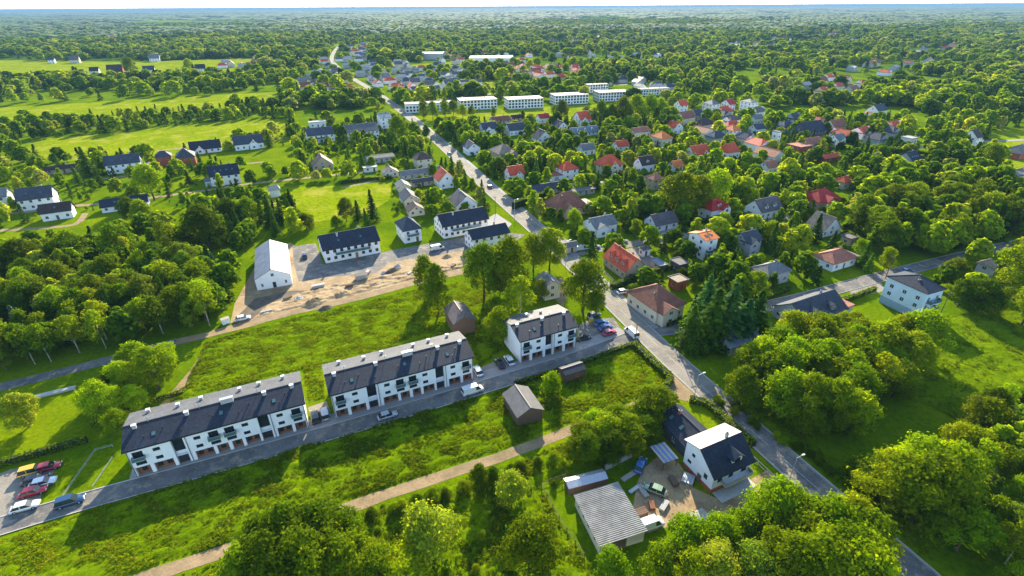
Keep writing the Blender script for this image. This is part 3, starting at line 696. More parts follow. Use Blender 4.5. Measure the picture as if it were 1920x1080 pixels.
# ------------------------------------------------------------------ apartment blocks
_BAL = {}
def apartment(pl, pr, label, short, full=True):
    a, b_ = Vector(G(*pl)), Vector(G(*pr)); yaw = R(24.5); L = (b_ - a).length; D = 10.6; E, F1 = 7.05, 2.3
    root = empty("apartment_block", (a.x, a.y, 0), yaw); tag(root, label, "apartment block", "white terraced apartment blocks")
    ca, sa = math.cos(yaw), math.sin(yaw); cx, cy_ = a.x + ca * L / 2 - sa * D / 2, a.y + sa * L / 2 + ca * D / 2
    FOOT.append((cx, cy_, yaw, L + 1, D + 1)); u, v = P(cx, cy_); LAND.append((short, u, v, cx, cy_, L / 2))
    us = [P(a.x + ca * x - sa * y, a.y + sa * x + ca * y, z) for x in (0, L) for y in (0, D) for z in (0, 9)]; BBOX.append((min(p[0] for p in us), min(p[1] for p in us), max(p[0] for p in us), max(p[1] for p in us), cy_))
    if full:
        k = L / 33.2; bal = [1.75 * k, 15.2 * k, 18.2 * k, 31.4 * k]; small = [5.0 * k, 12.2 * k, 21.2 * k, 28.1 * k]; st = [8.7 * k, 24.8 * k]
        opens = [(.5, 2.9), (3.6, 7.0), (11.0, 14.4), (15.0, 17.2), (17.9, 19.9), (20.5, 23.3), (26.9, 29.9), (30.5, 32.7)]
        opens = [(p * k, q * k) for p, q in opens]
    else:
        bal = [1.75, L - 1.6]; small = [5.2, L - 5.0]; st = [L / 2]; opens = [(.5, 2.7), (3.4, 6.6), (L / 2 + 1.7, L - 4.0), (L - 3.3, L - .5)]
    mb = MB(); holes = []
    for x in bal: holes += [(x - .9, x + .9, 4.6, 6.2), (x - .9, x + .9, 2.75, 3.95)]
    for x in small: holes += [(x - .62, x + .62, 5.15, 6.0), (x - .62, x + .62, 3.0, 3.85)]
    for x in st: holes.append((x - 1.05, x + 1.05, F1 + .001, E - .001))
    wall_panel(mb, (0, 0), (1, 0), (0, -1), L, F1, E, holes, .22)
    for x in st:      # recessed stairwell bay
        mb.poly([(x - 1.05, .8, E), (x + 1.05, .8, E), (x + 1.05, .8, 6.05), (x - 1.05, .8, 6.05)]); mb.poly([(x - 1.05, .8, F1 - .5), (x + 1.05, .8, F1 - .5), (x + 1.05, .8, 3.05), (x - 1.05, .8, 3.05)])
        for sx in (-1.05, 1.05): mb.poly([(x + sx, 0, F1 - .5), (x + sx, .8, F1 - .5), (x + sx, .8, E), (x + sx, 0, E)])
    mb.poly([(0, 0, F1), (L, 0, F1), (L, 1.1, F1), (0, 1.1, F1)])
    for x in (0, L):
        mb.poly([(x, 0, 0), (x, D, 0), (x, D, 7.7), (x, 5.3, 8.85), (x, 0, E)])
        mb.poly([(x + (.35 if x == 0 else -.35), 0, 0), (x + (.35 if x == 0 else -.35), 1.1, 0), (x + (.35 if x == 0 else -.35), 1.1, F1), (x + (.35 if x == 0 else -.35), 0, F1)]); mb.box(min(x, x + (.35 if x == 0 else -.35)), max(x, x + (.35 if x == 0 else -.35)), .001, .02, 0, F1 - .001)
    mb.poly([(0, D, 0), (L, D, 0), (L, D, 7.7), (0, D, 7.7)])
    mb.build("wall", M_white, root)
    g_ = MB(); g_.box(.4, L - .4, .65, .85, 0, F1 - .005); g_.build("ground_floor_wall", M_brick, root)
    edges = sorted([q for o_ in opens for q in o_])
    for i in range(1, len(edges) - 1, 2):
        x0, x1 = edges[i], edges[i + 1]
        ent = [x for x in st if x0 - .2 < x < x1 + .2]
        spans = [(x0, x1)] if not ent else [(x0, ent[0] - 1.05), (ent[0] + 1.05, x1)]
        for p, q in spans:
            if q - p > .1: z = MB(); z.box(p, q, .03, .55, 0, F1 - .004); z.build("pillar", M_white, root)
    for x in st:
        z = MB(); z.box(x - .85, x + .85, .86, .92, 3.1, 6.0, 1)
        for zz in (3.05, 4.5, 5.98): z.box(x - .85, x + .85, .80, .855, zz, zz + .08, 0)
        for xx in (-.89, .83): z.box(x + xx, x + xx + .06, .801, .857, 3.05, 6.05, 0)
        z.build("stairwell_glazing", [M_dark, M_glass], root); door_obj(root, x, .6, .01, 0, 1.6, 2.0, M_dark)
    for x in bal:
        put_window(root, x, .14, 4.6, 0, 1.8, 1.6, 'd', bars=2); put_window(root, x, .14, 2.75, 0, 1.8, 1.2, 'd', bars=2)
        if 's' not in _BAL:
            q = MB(); q.box(-1.1, 1.1, -.85, -.01, 0, .14); _BAL['s'] = q.mesh("balcony", M_grey)
            q = MB(); q.box(-1.1, 1.1, -.85, -.80, .145, .9)
            for sx in (-1.1, 1.05): q.box(sx, sx + .05, -.799, -.02, .145, .9)
            q.box(-1.14, 1.14, -.88, -.77, .901, .95, 1); _BAL['r'] = q.mesh("balcony_railing", [M_bglass, M_metal])
        bo = inst("balcony", _BAL['s'], root, (x, 0, 4.3)); inst("balcony_railing", _BAL['r'], bo)
    for x in small: put_window(root, x, .14, 5.15, 0, 1.24, .85, 'd'); put_window(root, x, .14, 3.0, 0, 1.24, .85, 'd')
    for o_ in opens:
        n_ = 2 if o_[1] - o_[0] > 2.6 else 1
        for i in range(n_): put_window(root, o_[0] + (o_[1] - o_[0]) * (i + .5) / n_, .6, .7, 0, .9, 1.0, 'd')
    for x in [.12] + [s_ + 1.5 for s_ in st] + [L - .12]:
        q = MB(); q.tube((x, -.1, .05), (x, -.1, E - .15), .06, .06, 6); q.build("drainpipe", M_dark, root)
    # roof: dark tiled slope to the street, sun glare painted pale grey behind the ridge
    r = MB(); r.extr([(-.4, 6.98), (-.4, 7.2), (5.3, 9.05), (5.3, 8.82)], -.45, L + .45); ro = r.build("roof", ROOF['anth'], root)
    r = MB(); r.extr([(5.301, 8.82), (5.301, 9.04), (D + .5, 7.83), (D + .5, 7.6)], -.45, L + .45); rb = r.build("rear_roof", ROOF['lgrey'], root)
    r = MB(); r.box(-.45, L + .45, 5.18, 5.42, 9.04, 9.12); r.build("ridge_cap", ROOF["lgrey"], ro)
    r = MB(); r.box(-.45, L + .45, -.55, -.402, 6.98, 7.1); r.build("gutter", M_dark, ro)
    zf = lambda y: 7.2 + (y + .4) * (1.85 / 5.7)
    zb = lambda y: 9.04 - (y - 5.3) * (1.21 / 5.8)
    for t in ((.05, .33, .78, .95) if full else (.06, .5, .9)):
        y = 4.3; q = MB(); q.box(-.35, .35, -.25, .25, -.3, .75); q.box(-.45, .45, -.33, .33, .7501, .88, 1); q.build("chimney", [M_conc, M_pvc], ro, (t * L, y, zf(y)))
    for t in ((.56,) if full else ()):
        q = MB(); q.box(-1.2, 1.2, -.35, .35, -.3, .95); q.box(-1.3, 1.3, -.43, .43, .9501, 1.05, 1); q.build("chimney", [M_conc, M_metal], ro, (t * L, 4.9, zf(4.9)))
    for t in ((.12, .4, .74) if full else (.33, .66)):
        q = MB(); q.tube((0, 0, -.3), (0, 0, 1.5), .05); q.box(-.5, .5, -.03, .03, 1.1, 1.16); q.box(-.35, .35, -.03, .03, 1.35, 1.4); q.build("antenna", M_metal, ro, (t * L, 5.0, zf(5.0)))
    for t, y in (((.27, 8.4), (.4, 8.9), (.63, 8.6), (.75, 9.0), (.1, 9.3), (.9, 9.3)) if full else ((.35, 8.5), (.6, 8.2))):
        q = MB(); q.box(-.3, .3, -.25, .25, -.3, .7); q.box(-.4, .4, -.33, .33, .7001, .8, 1); q.build("chimney", [M_conc, M_pvc], rb, (t * L, y, zb(y)))
    for t, y in (((.1, 1.6), (.2, 2.6), (.3, .9), (.47, 2.2), (.62, 1.4), (.68, 2.8), (.86, 1.2), (.9, 3.0)) if full else ((.2, 1.6), (.42, 2.4), (.7, 1.2))):
        q = MB(); q.tube((0, 0, -.2), (0, 0, .5), .09, .09, 7); q.tube((0, 0, .5), (0, 0, .6), .17, .12, 7); q.build("roof_vent", M_dark, ro, (t * L, y, zf(y)))
    for t, y in (((.15, 2.0), (.52, 2.6), (.83, 2.2)) if full else ((.3, 2.2),)):
        q = MB(); q.box(-.4, .4, -.55, .55, 0, .1); q.box(-.32, .32, -.45, .45, .1001, .12, 1); s_ = q.build("skylight", [M_dark, M_bglass], ro, (t * L, y, zf(y) - .02)); s_.rotation_euler = (math.atan(1.85 / 5.7), 0, 0)
    return root
apartment((257, 895), (580, 802), "longest-looking white apartment block with dark tiled roof, nearest the left car park", "left apartment block")
apartment((630, 786), (888, 712), "middle white apartment block with dark tiled roof between two parking bays", "middle apartment block")
apartment((976, 682), (1081, 655), "shortest white apartment block with dark roof beside the main road car park", "short apartment block", False)

# ------------------------------------------------------------------ houses (bounding box in the photograph, ridge direction, proportions)
A_, B_ = 26, 113
H = house
# new-build site
H((477, 450, 549, 545), 113, 2.1, 'gable', 27, 'white', 'w', 'white gabled new building', 'with pale metal roof at the left of the earth site', name='barn_like_building', cat='building', back='blue', chim=0, oh=.1, ww=.7, door=2, sky=0, hl=(3.2, 4.3), dm=M_dark)  # one metal roof: sunlit slope painted white, shaded slope painted blue-grey
H((594, 424, 714, 494), 27, 2.3, 'gable', 30, 'anth', 'w', 'duplex with dark roof', 'facing the paved yard of the earth site', cat='duplex', name='duplex_house', balc=1, wk='o', chim=2, sky=2, dm=M_woodo, sp=2.4)
H((739, 404, 792, 457), 27, 1.05, 'pyr', 32, 'slate', 'w', 'square white house with pyramid roof', 'between the two new duplexes', balc=1, chim=1, bglass=1)
H((811, 388, 918, 448), 27, 2.2, 'gable', 30, 'anth', 'w', 'long duplex with dark roof', 'second row from the main road', cat='duplex', name='duplex_house', balc=1, wk='o', chim=2, dm=M_woodo, sp=2.4)
H((868, 418, 958, 473), 27, 2.0, 'gable', 28, 'anth', 'w', 'roadside duplex with dark roof', 'at the corner of the earth site', cat='duplex', name='duplex_house', wk='o', chim=1, dm=M_woodo, sp=2.6)
# near lower right
def gabled_white_house():
    ax, ay = G(1331, 926); yaw = R(25); L, D = 9.7, 7.7; root = empty("house", (ax, ay, 0), yaw)
    tag(root, "white gabled house with black front slope and sunlit pale rear slope beside the main road", "house")
    c, s = math.cos(yaw), math.sin(yaw); cx, cy_ = ax + c * L / 2 - s * D / 2, ay + s * L / 2 + c * D / 2
    FOOT.append((cx, cy_, yaw, L, D)); BBOX.append((1287, 797, 1413, 928, cy_)); LAND.append(("white gabled house", 1350, 900, cx, cy_, 5))
    mb = MB(); fh = [(1.2, 2.4, 2.3, 3.6), (4.0, 5.2, 2.3, 3.6), (7.2, 8.6, 2.3, 3.6)]
    wall_panel(mb, (0, 0), (1, 0), (0, -1), L, 1.15, 4.7, fh); wall_panel(mb, (L, D), (-1, 0), (0, 1), L, 1.15, 6.9, [])
    lh = [(1.9, 2.6, 4.6, 5.3), (1.0, 2.0, 2.2, 3.0), (5.4, 6.3, 2.2, 3.5)]
    wall_panel(mb, (0, D), (0, -1), (-1, 0), D, 1.15, 4.7, [h_ for h_ in lh if h_[3] < 4.6]); wall_panel(mb, (L, 0), (0, 1), (1, 0), D, 1.15, 4.7, [])
    for x in (0, L): mb.poly([(x, 0, 4.7), (x, 4, 7.95), (x, D, 6.9), (x, D, 4.7)])
    mb.build("wall", M_white, root)
    q = MB(); q.box(.08, L - .08, .08, D - .08, 0, 1.16); q.build("plinth", M_redw, root)
    for x0, x1, z0, z1 in fh: put_window(root, (x0 + x1) / 2, .1, z0, 0, x1 - x0, z1 - z0, 'd')
    for y0, y1, z0, z1 in lh: put_window(root, .1 if z1 < 4.6 else -.05, D - (y0 + y1) / 2, z0, -math.pi / 2, y1 - y0, z1 - z0, 'd')
    door_obj(root, -.05, 3.2, .02, -math.pi / 2, 1.0, 2.1, M_wood)
    q = MB(); q.extr([(-.55, 4.26), (-.55, 4.5), (4, 8.2), (4, 7.95)], -.45, L + .45); ro = q.build("roof", ROOF['anth'], root)
    q = MB(); q.extr([(4.001, 7.95), (4.001, 8.19), (D + .45, 7.02), (D + .45, 6.78)], -.45, L + .45); q.build("rear_roof", M_sheet, root)  # sun glare on the rear slope painted in with the pale sheet colour
    chimney_obj(ro, 6.4, 4.3, 7.8, 9.0, M_conc)
    zf = lambda y: 4.5 + (y + .55) * (3.7 / 4.55)
    x = 6.0; q = MB(); q.box(x - 1.2, x + 1.2, .5, 2.6, zf(.5) - .3, zf(.5) + 1.0); q.poly([(x - 1.2, .5, zf(.5) + 1.0), (x + 1.2, .5, zf(.5) + 1.0), (x, .5, zf(.5) + 1.9)]); dm = q.build("dormer", M_white, ro)
    h0 = zf(.5) + .85; q = MB(); q.extry([(x - 1.6, h0), (x, h0 + 1.15), (x + 1.6, h0), (x + 1.6, h0 + .15), (x, h0 + 1.35), (x - 1.6, h0 + .15)], .1, 3.4); q.build("dormer_roof", ROOF['anth'], dm)
    put_window(dm, x, .455, zf(.5) + .05, 0, 1.3, .9, 'd')
    q = MB(); q.box(2.2, 9.2, -1.3, -.01, 1.9, 2.05); bo = q.build("balcony", M_white, root)
    q = MB(); q.box(2.2, 9.2, -1.3, -1.24, 2.051, 2.95); q.box(2.2, 2.26, -1.239, -.02, 2.051, 2.95); q.box(9.14, 9.2, -1.239, -.02, 2.051, 2.95); q.build("balcony_railing", M_grey, bo)
    q = MB(); q.box(.5, 9.5, -2.6, -.05, 0, .15); q.build("terrace", M_conc, root)
gabled_white_house()
_a, _b, _c = Vector(G(1243, 776, 3)), Vector(G(1302, 765, 3)), Vector(G(1290, 862, 3))
_w = (_b - _a).length - .9; _l = (_c - _a).length - .9; _m = (_b + _c) / 2
H((1240, 757, 1345, 872), 113, 1.5, 'gable', 33, 'anth', 'd', 'black tiled house wing', 'joined behind the white gabled house', sky=3, chim=1, name='house_wing', cat='house wing', lock=(_m.x - .6, _m.y + .6, _l, _w, 3.3))
H((1330, 607, 1428, 668), 26, 1.5, 'gable', 33, 'blue', 'g', 'blue-grey roofed bungalow', 'half hidden by the spruces at the road junction', sky=2)
H((1447, 543, 1592, 624), 26, 1.7, 'gable', 34, 'slate', 'g', 'slate-roofed grey house with white dormer', 'behind the bright roadside wood', wing=(-.26, 5.5, 2.0), wwc='w', dorm=2, sky=2, garage=(1, 5, 'terra'))
H((1647, 502, 1776, 600), 22, 1.05, 'hip', 22, 'anth', 'b', 'tall pale blue house', 'with hipped slate roof and stacked balconies', balc=2, chim=2, hl=(6, 9), name='tall_house', plinth=(M_bluew2, 2.4))
H((1822, 476, 1874, 528), 26, 1.0, 'pyr', 38, 'tan', 'g', 'small grey pyramid-roofed house', 'by the side road at the right edge')
# junction quarter
H((1174, 528, 1288, 608), 26, 1.25, 'hip', 32, 'rust', 'c', 'cream villa with brown hipped roof', 'at the corner of the main road and side road', wing=(-.18, 5.5, 2.2, .95, 1), chim=2, hl=(3, 4.5))
H((1129, 456, 1216, 526), 113, 1.6, 'gable', 42, 'red', 't', 'house with big red gable roof', 'and three dormers near the upper street', dorm=3, chim=2, hl=(2.6, 4.5))
H((1287, 425, 1350, 488), 26, 1.2, 'gable', 17, 'orange', 'w', 'tall white house with orange-red roof', 'on the upper street', sky=2, balc=1, hl=(5, 7.8), name='tall_house')
H((1370, 430, 1432, 480), 26, 1.25, 'gable', 38, 'slate', 'g', 'slate-roofed grey house', 'right of the tall orange-roofed one', wing=(-.2, 4, 1.5), dorm=0)
H((1404, 490, 1486, 540), 26, 1.5, 'hip', 30, 'grey', 'g', 'grey bungalow with grey shingle roof', 'among garden trees')
H((1520, 466, 1610, 510), 26, 1.5, 'hip', 30, 'terra', 'w', 'white bungalow with faded terracotta hip roof', 'above the side road', garage=(1, 3))
H((1506, 399, 1580, 446), 113, 1.3, 'gable', 44, 'tan', 'w', 'white A-gabled house with tan roof', 'beside the red pavilion-roofed house')
H((1574, 432, 1610, 462), 26, 1.6, 'flat', 0, 'felt', 't', 'flat tan garage', 'beside the A-gabled white house', name='garage', cat='garage', chim=0, hl=(2.3, 3))
H((1494, 353, 1578, 394), 26, 1.3, 'hip', 34, 'dred', 't', 'big house with crimson hipped roof', 'in front of the dark wood', wing=(-.1, 6, 2), chim=1)
H((1394, 367, 1470, 413), 26, 1.45, 'gable', 42, 'mauve', 'w', 'white house with mauve gable roof', 'and shed dormers', dorm=2)
H((1308, 372, 1370, 414), 26, 1.35, 'hip', 40, 'dred', 'w', 'house with dark red hipped roof', 'under the tall broad trees', wing=(.2, 4.5, 1.8), dorm=1)
H((1205, 395, 1274, 436), 26, 1.5, 'gable', 40, 'mauve', 'w', 'white cottage with grey-mauve roof', 'and paved terrace', sky=2, terrace=1)
H((1091, 402, 1160, 445), 26, 1.3, 'gable', 28, 'grey', 'w', 'white house with low grey roofs', 'and brown porch by the upper street', wing=(-.2, 5, 1.5, .9))
H((1017, 359, 1104, 411), 26, 1.3, 'hip', 42, 'rust', 't', 'big house with russet hipped roof', 'beside the main road', wing=(-.15, 6, 2), garage=(1, 6, 'brown'), chim=2)
H((985, 340, 1056, 369), 26, 1.9, 'gable', 34, 'slate', 'g', 'long low house with slate-blue roof', 'behind a tall dark hedge', chim=1)
H((1062, 351, 1118, 370), 26, 1.9, 'flat', 0, 'felt', 'g', 'flat grey carport', 'beside the long slate-blue roof', name='carport', cat='carport', chim=0, hl=(2.3, 3))
H((944, 309, 985, 341), 26, 1.2, 'gable', 45, 'red', 'w', 'white house with steep red roof', 'close to the main road bend', wing=(.1, 4, 1.2))
H((1040, 303, 1087, 338), 26, 1.1, 'hip', 34, 'red', 'w', 'white house with red hipped roof', 'and a long pale wing', garage=(-1, 8, 'terra'))
H((1112, 290, 1170, 330), 26, 1.3, 'hip', 42, 'red', 'c', 'large cream house with red hipped roof', 'on the crossing lane', wing=(0, 5, 1.5))
H((1186, 291, 1230, 325), 26, 1.2, 'gable', 44, 'dbrown', 'w', 'white house with dark brown gable roof', 'next to the large red hipped one', dorm=1)
H((1209, 325, 1248, 357), 26, 1.2, 'hip', 34, 'terra', 't', 'tan house with pale terracotta hip roof', 'behind the tall broad trees')
H((1280, 270, 1334, 299), 26, 1.4, 'gable', 42, 'red', 'w', 'white house with broad red gable roof', 'and front gable', wing=(.15, 5, 1))
H((1344, 268, 1390, 299), 26, 1.2, 'half', 44, 'red', 'w', 'white house with steep red half-hipped roof', 'right of the broad red gable')
H((1217, 244, 1263, 281), 26, 1.2, 'hip', 30, 'orange', 'c', 'cream two-storey house with orange roof', 'among trimmed hedges', hl=(4.5, 7))
H((1247, 225, 1283, 252), 113, 1.2, 'gable', 42, 'red', 'w', 'small white house with red and orange gable', 'behind the orange-roofed one')
H((1175, 237, 1222, 260), 26, 1.6, 'gable', 26, 'terra', 'w', 'low white house with terracotta roof', 'left of the orange-roofed one')
H((1352, 234, 1392, 260), 26, 1.2, 'hip', 30, 'orange', 'w', 'white house with pale orange hip roof', 'beyond the steep red one')
H((1297, 221, 1342, 245), 26, 1.4, 'hip', 38, 'dbrown', 'g', 'dark brown hip-roofed house', 'with round gable window')
H((1316, 183, 1352, 208), 26, 1.3, 'hip', 28, 'grey', 'w', 'white house with pale grey roof', 'on the small bright lawn')
H((1350, 185, 1381, 208), 26, 1.2, 'gable', 34, 'dred', 'w', 'house with wine-red roof', 'beside the pale grey one')
H((1385, 181, 1424, 211), 26, 1.1, 'hip', 20, 'grey', 'w', 'tall square white house', 'on the small bright lawn', hl=(5, 8))
H((1262, 187, 1292, 210), 26, 1.1, 'gable', 40, 'red', 'w', 'narrow red-roofed house', 'among the trees behind the flats lawn')
H((1401, 231, 1438, 252), 26, 1.3, 'gable', 36, 'slate', 'w', 'white house with slate gable', 'left of the long dark house')
H((1400, 214, 1434, 234), 26, 1.3, 'gable', 30, 'grey', 'w', 'grey-roofed white house', 'behind the slate-gabled one')
H((1444, 243, 1468, 268), 26, 1.0, 'flat', 0, 'felt', 'w', 'white flat-roofed cube house', 'below the long dark house', chim=0, hl=(4, 7))
H((1477, 225, 1553, 264), 26, 2.0, 'gable', 38, 'anth', 'd', 'long dark house with black roof', 'in the trees at upper right')
H((1472, 265, 1525, 292), 26, 1.7, 'flat', 0, 'terra', 'r', 'brick-red flat-roofed building', 'below the long dark house', chim=1, hl=(3, 5))
H((1530, 287, 1576, 306), 26, 1.7, 'gable', 30, 'red', 'r', 'low red-roofed building', 'behind the garden trees')
H((1548, 250, 1590, 278), 26, 1.2, 'gable', 36, 'grey', 'w', 'white house with pale gable roof', 'right of the long dark house', wing=(0, 4, 1))
H((1622, 195, 1666, 219), 26, 1.3, 'gable', 38, 'slate', 'w', 'white house with black roof', 'and orange annex far up right', garage=(-1, 4, 'orange'))
H((1798, 241, 1845, 274), 26, 1.2, 'gable', 42, 'dbrown', 'w', 'white house with steep brown roof', 'beside the bright right-hand field', garage=(1, 5))
H((1672, 282, 1732, 322), 26, 1.4, 'gable', 40, 'anth', 'g', 'modern dark house with bright skylight strips', 'at the wood edge', sky=4)
H((1872, 271, 1940, 300), 26, 1.5, 'hip', 34, 'felt', 'r', 'brick house with grey hip roof', 'cut by the right edge above the field')
H((1878, 316, 1950, 340), 26, 2.2, 'flat', 0, 'lgrey', 'w', 'pale flat-roofed house', 'cut by the right edge below the field', chim=0, hl=(2.6, 4))
H((1686, 254, 1724, 272), 26, 1.8, 'flat', 0, 'white', 'w', 'low white flat building', 'in front of the right-hand wood', chim=0, hl=(2.5, 4))
H((1003, 510, 1054, 564), 113, 1.2, 'gable', 30, 'grey', 'c', 'small cream house', 'half hidden in the clump beside the main road')
H((1254, 482, 1294, 513), 26, 1.3, 'flat', 0, 'felt', 'd', 'dark flat garage', 'below the tall orange-roofed house', name='garage', cat='garage', chim=0, hl=(2.3, 3.2))
H((1251, 514, 1293, 546), 26, 1.2, 'flat', 0, 'tan', 'r', 'brown shed with tan flat roof', 'behind the cream villa', name='shed', cat='shed', chim=0, hl=(2.3, 3.2))
H((1217, 484, 1253, 510), 113, 2.6, 'flat', 0, 'blue', 'g', 'long narrow grey outbuilding', 'right of the big red roof', name='outbuilding', cat='outbuilding', chim=0, hl=(2.2, 3))
H((1196, 461, 1222, 482), 26, 1.4, 'gable', 20, 'lgrey', 'w', 'small white outbuilding', 'behind the big red roof', name='outbuilding', cat='outbuilding', chim=0, hl=(2.2, 3))
H((1052, 452, 1086, 476), 26, 1.3, 'gable', 25, 'grey', 'c', 'small pale garage', 'at the upper street mouth', name='garage', cat='garage', chim=0, hl=(2.2, 3))
H((1124, 296, 1150, 312), 26, 1.3, 'gable', 34, 'slate', 'w', 'tiny slate-roofed house', 'behind the large red hipped roof')
H((1420, 300, 1462, 328), 26, 1.3, 'gable', 38, 'terra', 'w', 'white house with terracotta gable', 'in the dense garden trees')
H((1560, 330, 1604, 356), 26, 1.3, 'hip', 34, 'red', 'c', 'cream house with bright red hip roof', 'near the dark wood')
H((1250, 300, 1284, 322), 26, 1.2, 'gable', 40, 'orange', 'w', 'small white house with orange gable', 'right of the dark brown gable')
H((1145, 262, 1182, 284), 26, 1.3, 'gable', 38, 'red', 'w', 'small white house with red roof', 'among trees below the terracotta one')
H((1080, 268, 1118, 292), 26, 1.3, 'gable', 38, 'grey', 'w', 'white house with grey roof', 'behind the long pale wing')
# rows below the flats
for i, (bx, rc, wc, sh) in enumerate([((896, 228, 935, 257), 'slate', 'w', 'white house with grey gables'), ((944, 229, 987, 255), 'slate', 'w', 'white semi with slate roof'), ((917, 217, 958, 234), 'rust', 'c', 'low house with brown-red roof'),
        ((1004, 212, 1032, 232), 'dred', 'w', 'small white house with maroon roof'), ((1034, 224, 1066, 245), 'anth', 'w', 'white house with black gable'), ((1062, 235, 1125, 258), 'blue', 'w', 'row of white houses with blue-grey roofs'),
        ((1072, 207, 1110, 238), 'red', 'w', 'white house with bright red double gable'), ((996, 245, 1037, 268), 'anth', 'w', 'white gable-ended house with black roof'), ((955, 215, 985, 228), 'dbrown', 't', 'dark brown-roofed cottage')]):
    H(bx, 113 if i in (4, 7) else 26, 1.9 if i == 5 else 1.35, 'gable', 40, rc, wc, sh, 'below the lawn of the flats', wing=(-.15, 4, 1) if i in (0, 6) else None, dorm=3 if i == 5 else 0)
H((866, 262, 902, 292), 113, 1.2, 'gable', 36, 'slate', 'w', 'blue-grey roofed white house', 'right of the main road')
H((916, 265, 972, 307), 26, 1.3, 'hip', 30, 'tan', 't', 'tan hip-roofed house', 'right of the main road', wing=(.25, 5, 2))
# left of the main road
H((571, 237, 629, 270), 26, 1.7, 'gable', 28, 'slate', 'w', 'white house with slate roof and dark balconies', 'left of the long pale building', balc=1)
H((642, 229, 712, 264), 26, 2.3, 'gable', 26, 'lgrey', 'w', 'long white building with pale grey roof', 'left of the main road', cat='building', sp=2.6)
H((705, 211, 736, 242), 26, 1.2, 'gable', 24, 'blue', 'w', 'tall white house with blue-grey roof', 'at the main road', hl=(4, 8))
H((577, 225, 612, 240), 26, 2.0, 'flat', 0, 'white', 'w', 'small white flat-roofed hall', 'behind the dark-balconied house', cat='building', chim=0, hl=(2.5, 4))
H((582, 287, 626, 320), 113, 1.2, 'gable', 40, 'brown', 't', 'brown-roofed cottage', 'among dark garden trees')
H((683, 287, 741, 308), 26, 2.6, 'gable', 12, 'felt', 'g', 'long dark shed', 'in the gardens left of the main road', name='shed', cat='shed', chim=0, hl=(2.3, 3))
H((679, 310, 709, 324), 26, 2.2, 'flat', 0, 'white', 'w', 'low white outbuilding', 'in the gardens left of the main road', name='outbuilding', cat='outbuilding', chim=0, hl=(2.3, 3))
H((772, 285, 812, 317), 26, 1.1, 'hip', 34, 'brown', 'c', 'cream house with brown hip roof', 'left of the main road')
H((714, 313, 749, 334), 113, 1.3, 'gable', 34, 'tan', 'c', 'cream cottage', 'at the end of the long grey roof')
H((747, 312, 828, 338), 26, 3.0, 'gable', 26, 'grey', 'g', 'long grey-roofed outbuilding', 'behind the red gabled house', name='outbuilding', cat='outbuilding', chim=1)
H((811, 313, 856, 355), 113, 1.2, 'gable', 44, 'red', 'w', 'white house with red gable roof', 'left of the main road')
H((768, 332, 813, 352), 26, 2.2, 'gable', 28, 'slate', 't', 'dark-roofed barn row', 'in the courtyard behind the red gabled house', name='barn', cat='barn', chim=0)
H((739, 336, 772, 362), 113, 1.3, 'gable', 30, 'grey', 'c', 'grey-roofed barn', 'at the top of the courtyard', name='barn', cat='barn', chim=0)
H((746, 352, 788, 389), 113, 1.6, 'gable', 34, 'slate', 'c', 'long slate-roofed barn', 'in the courtyard', name='barn', cat='barn', chim=0)
H((759, 380, 798, 407), 113, 1.3, 'gable', 34, 'brown', 'c', 'brown-roofed pale barn', 'at the foot of the courtyard', name='barn', cat='barn', chim=0)
H((840, 354, 897, 399), 113, 1.15, 'gable', 38, 'mauve', 'w', 'white gabled house with mauve roof', 'above the long duplex')
H((502, 347, 527, 371), 26, 1.3, 'half', 40, 'white', 'w', 'small white garden pavilion', 'on the left lawn', name='pavilion', cat='pavilion', chim=0, hl=(2, 4), nowin=True)
# left estate
H((-38, 352, 30, 394), 28, 1.7, 'gable', 34, 'grey', 'w', 'grey-roofed white house', 'cut by the left edge')
H((26, 347, 114, 397), 28, 1.6, 'gable', 38, 'slate', 'w', 'large white gabled house with slate roof', 'near the left edge', sky=2, garage=(-1, 0.1), terrace=1)
H((70, 377, 144, 416), 28, 1.6, 'gable', 40, 'dbrown', 'w', 'white house with dark brown roof', 'below the large slate-roofed one', sky=1)
H((185, 364, 282, 400), 28, 2.2, 'gable', 30, 'anth', 'w', 'long low house with black roof', 'half hidden by lane trees', sky=2)
H((192, 287, 270, 328), 28, 1.7, 'gable', 36, 'slate', 'w', 'white house with slate roof and glass bay', 'at the field edge', sky=3, garage=(1, 4))
H((289, 283, 326, 312), 28, 1.15, 'hip', 34, 'slate', 'r', 'left red-walled villa', 'with dark hip roof by the field')
H((328, 278, 369, 313), 28, 1.15, 'hip', 34, 'slate', 'r', 'right red-walled villa', 'with dark hip roof by the field')
H((352, 261, 416, 290), 28, 1.7, 'gable', 38, 'anth', 'w', 'white house with black roof and front gable', 'at the field edge', wing=(-.2, 4.5, 1))
H((434, 251, 496, 283), 28, 1.6, 'gable', 38, 'slate', 'w', 'white slate-roofed house', 'farthest right along the field edge', wing=(.15, 5, 1))
H((387, 306, 453, 350), 28, 1.7, 'gable', 40, 'anth', 'w', 'white house with black roof and orange door', 'beside the pale lane', sky=4, dm=M_woodo, garage=(-1, 3))
H((82, 309, 145, 328), 28, 2.0, 'gable', 32, 'dbrown', 't', 'dark-roofed house deep in trees', 'at far left')
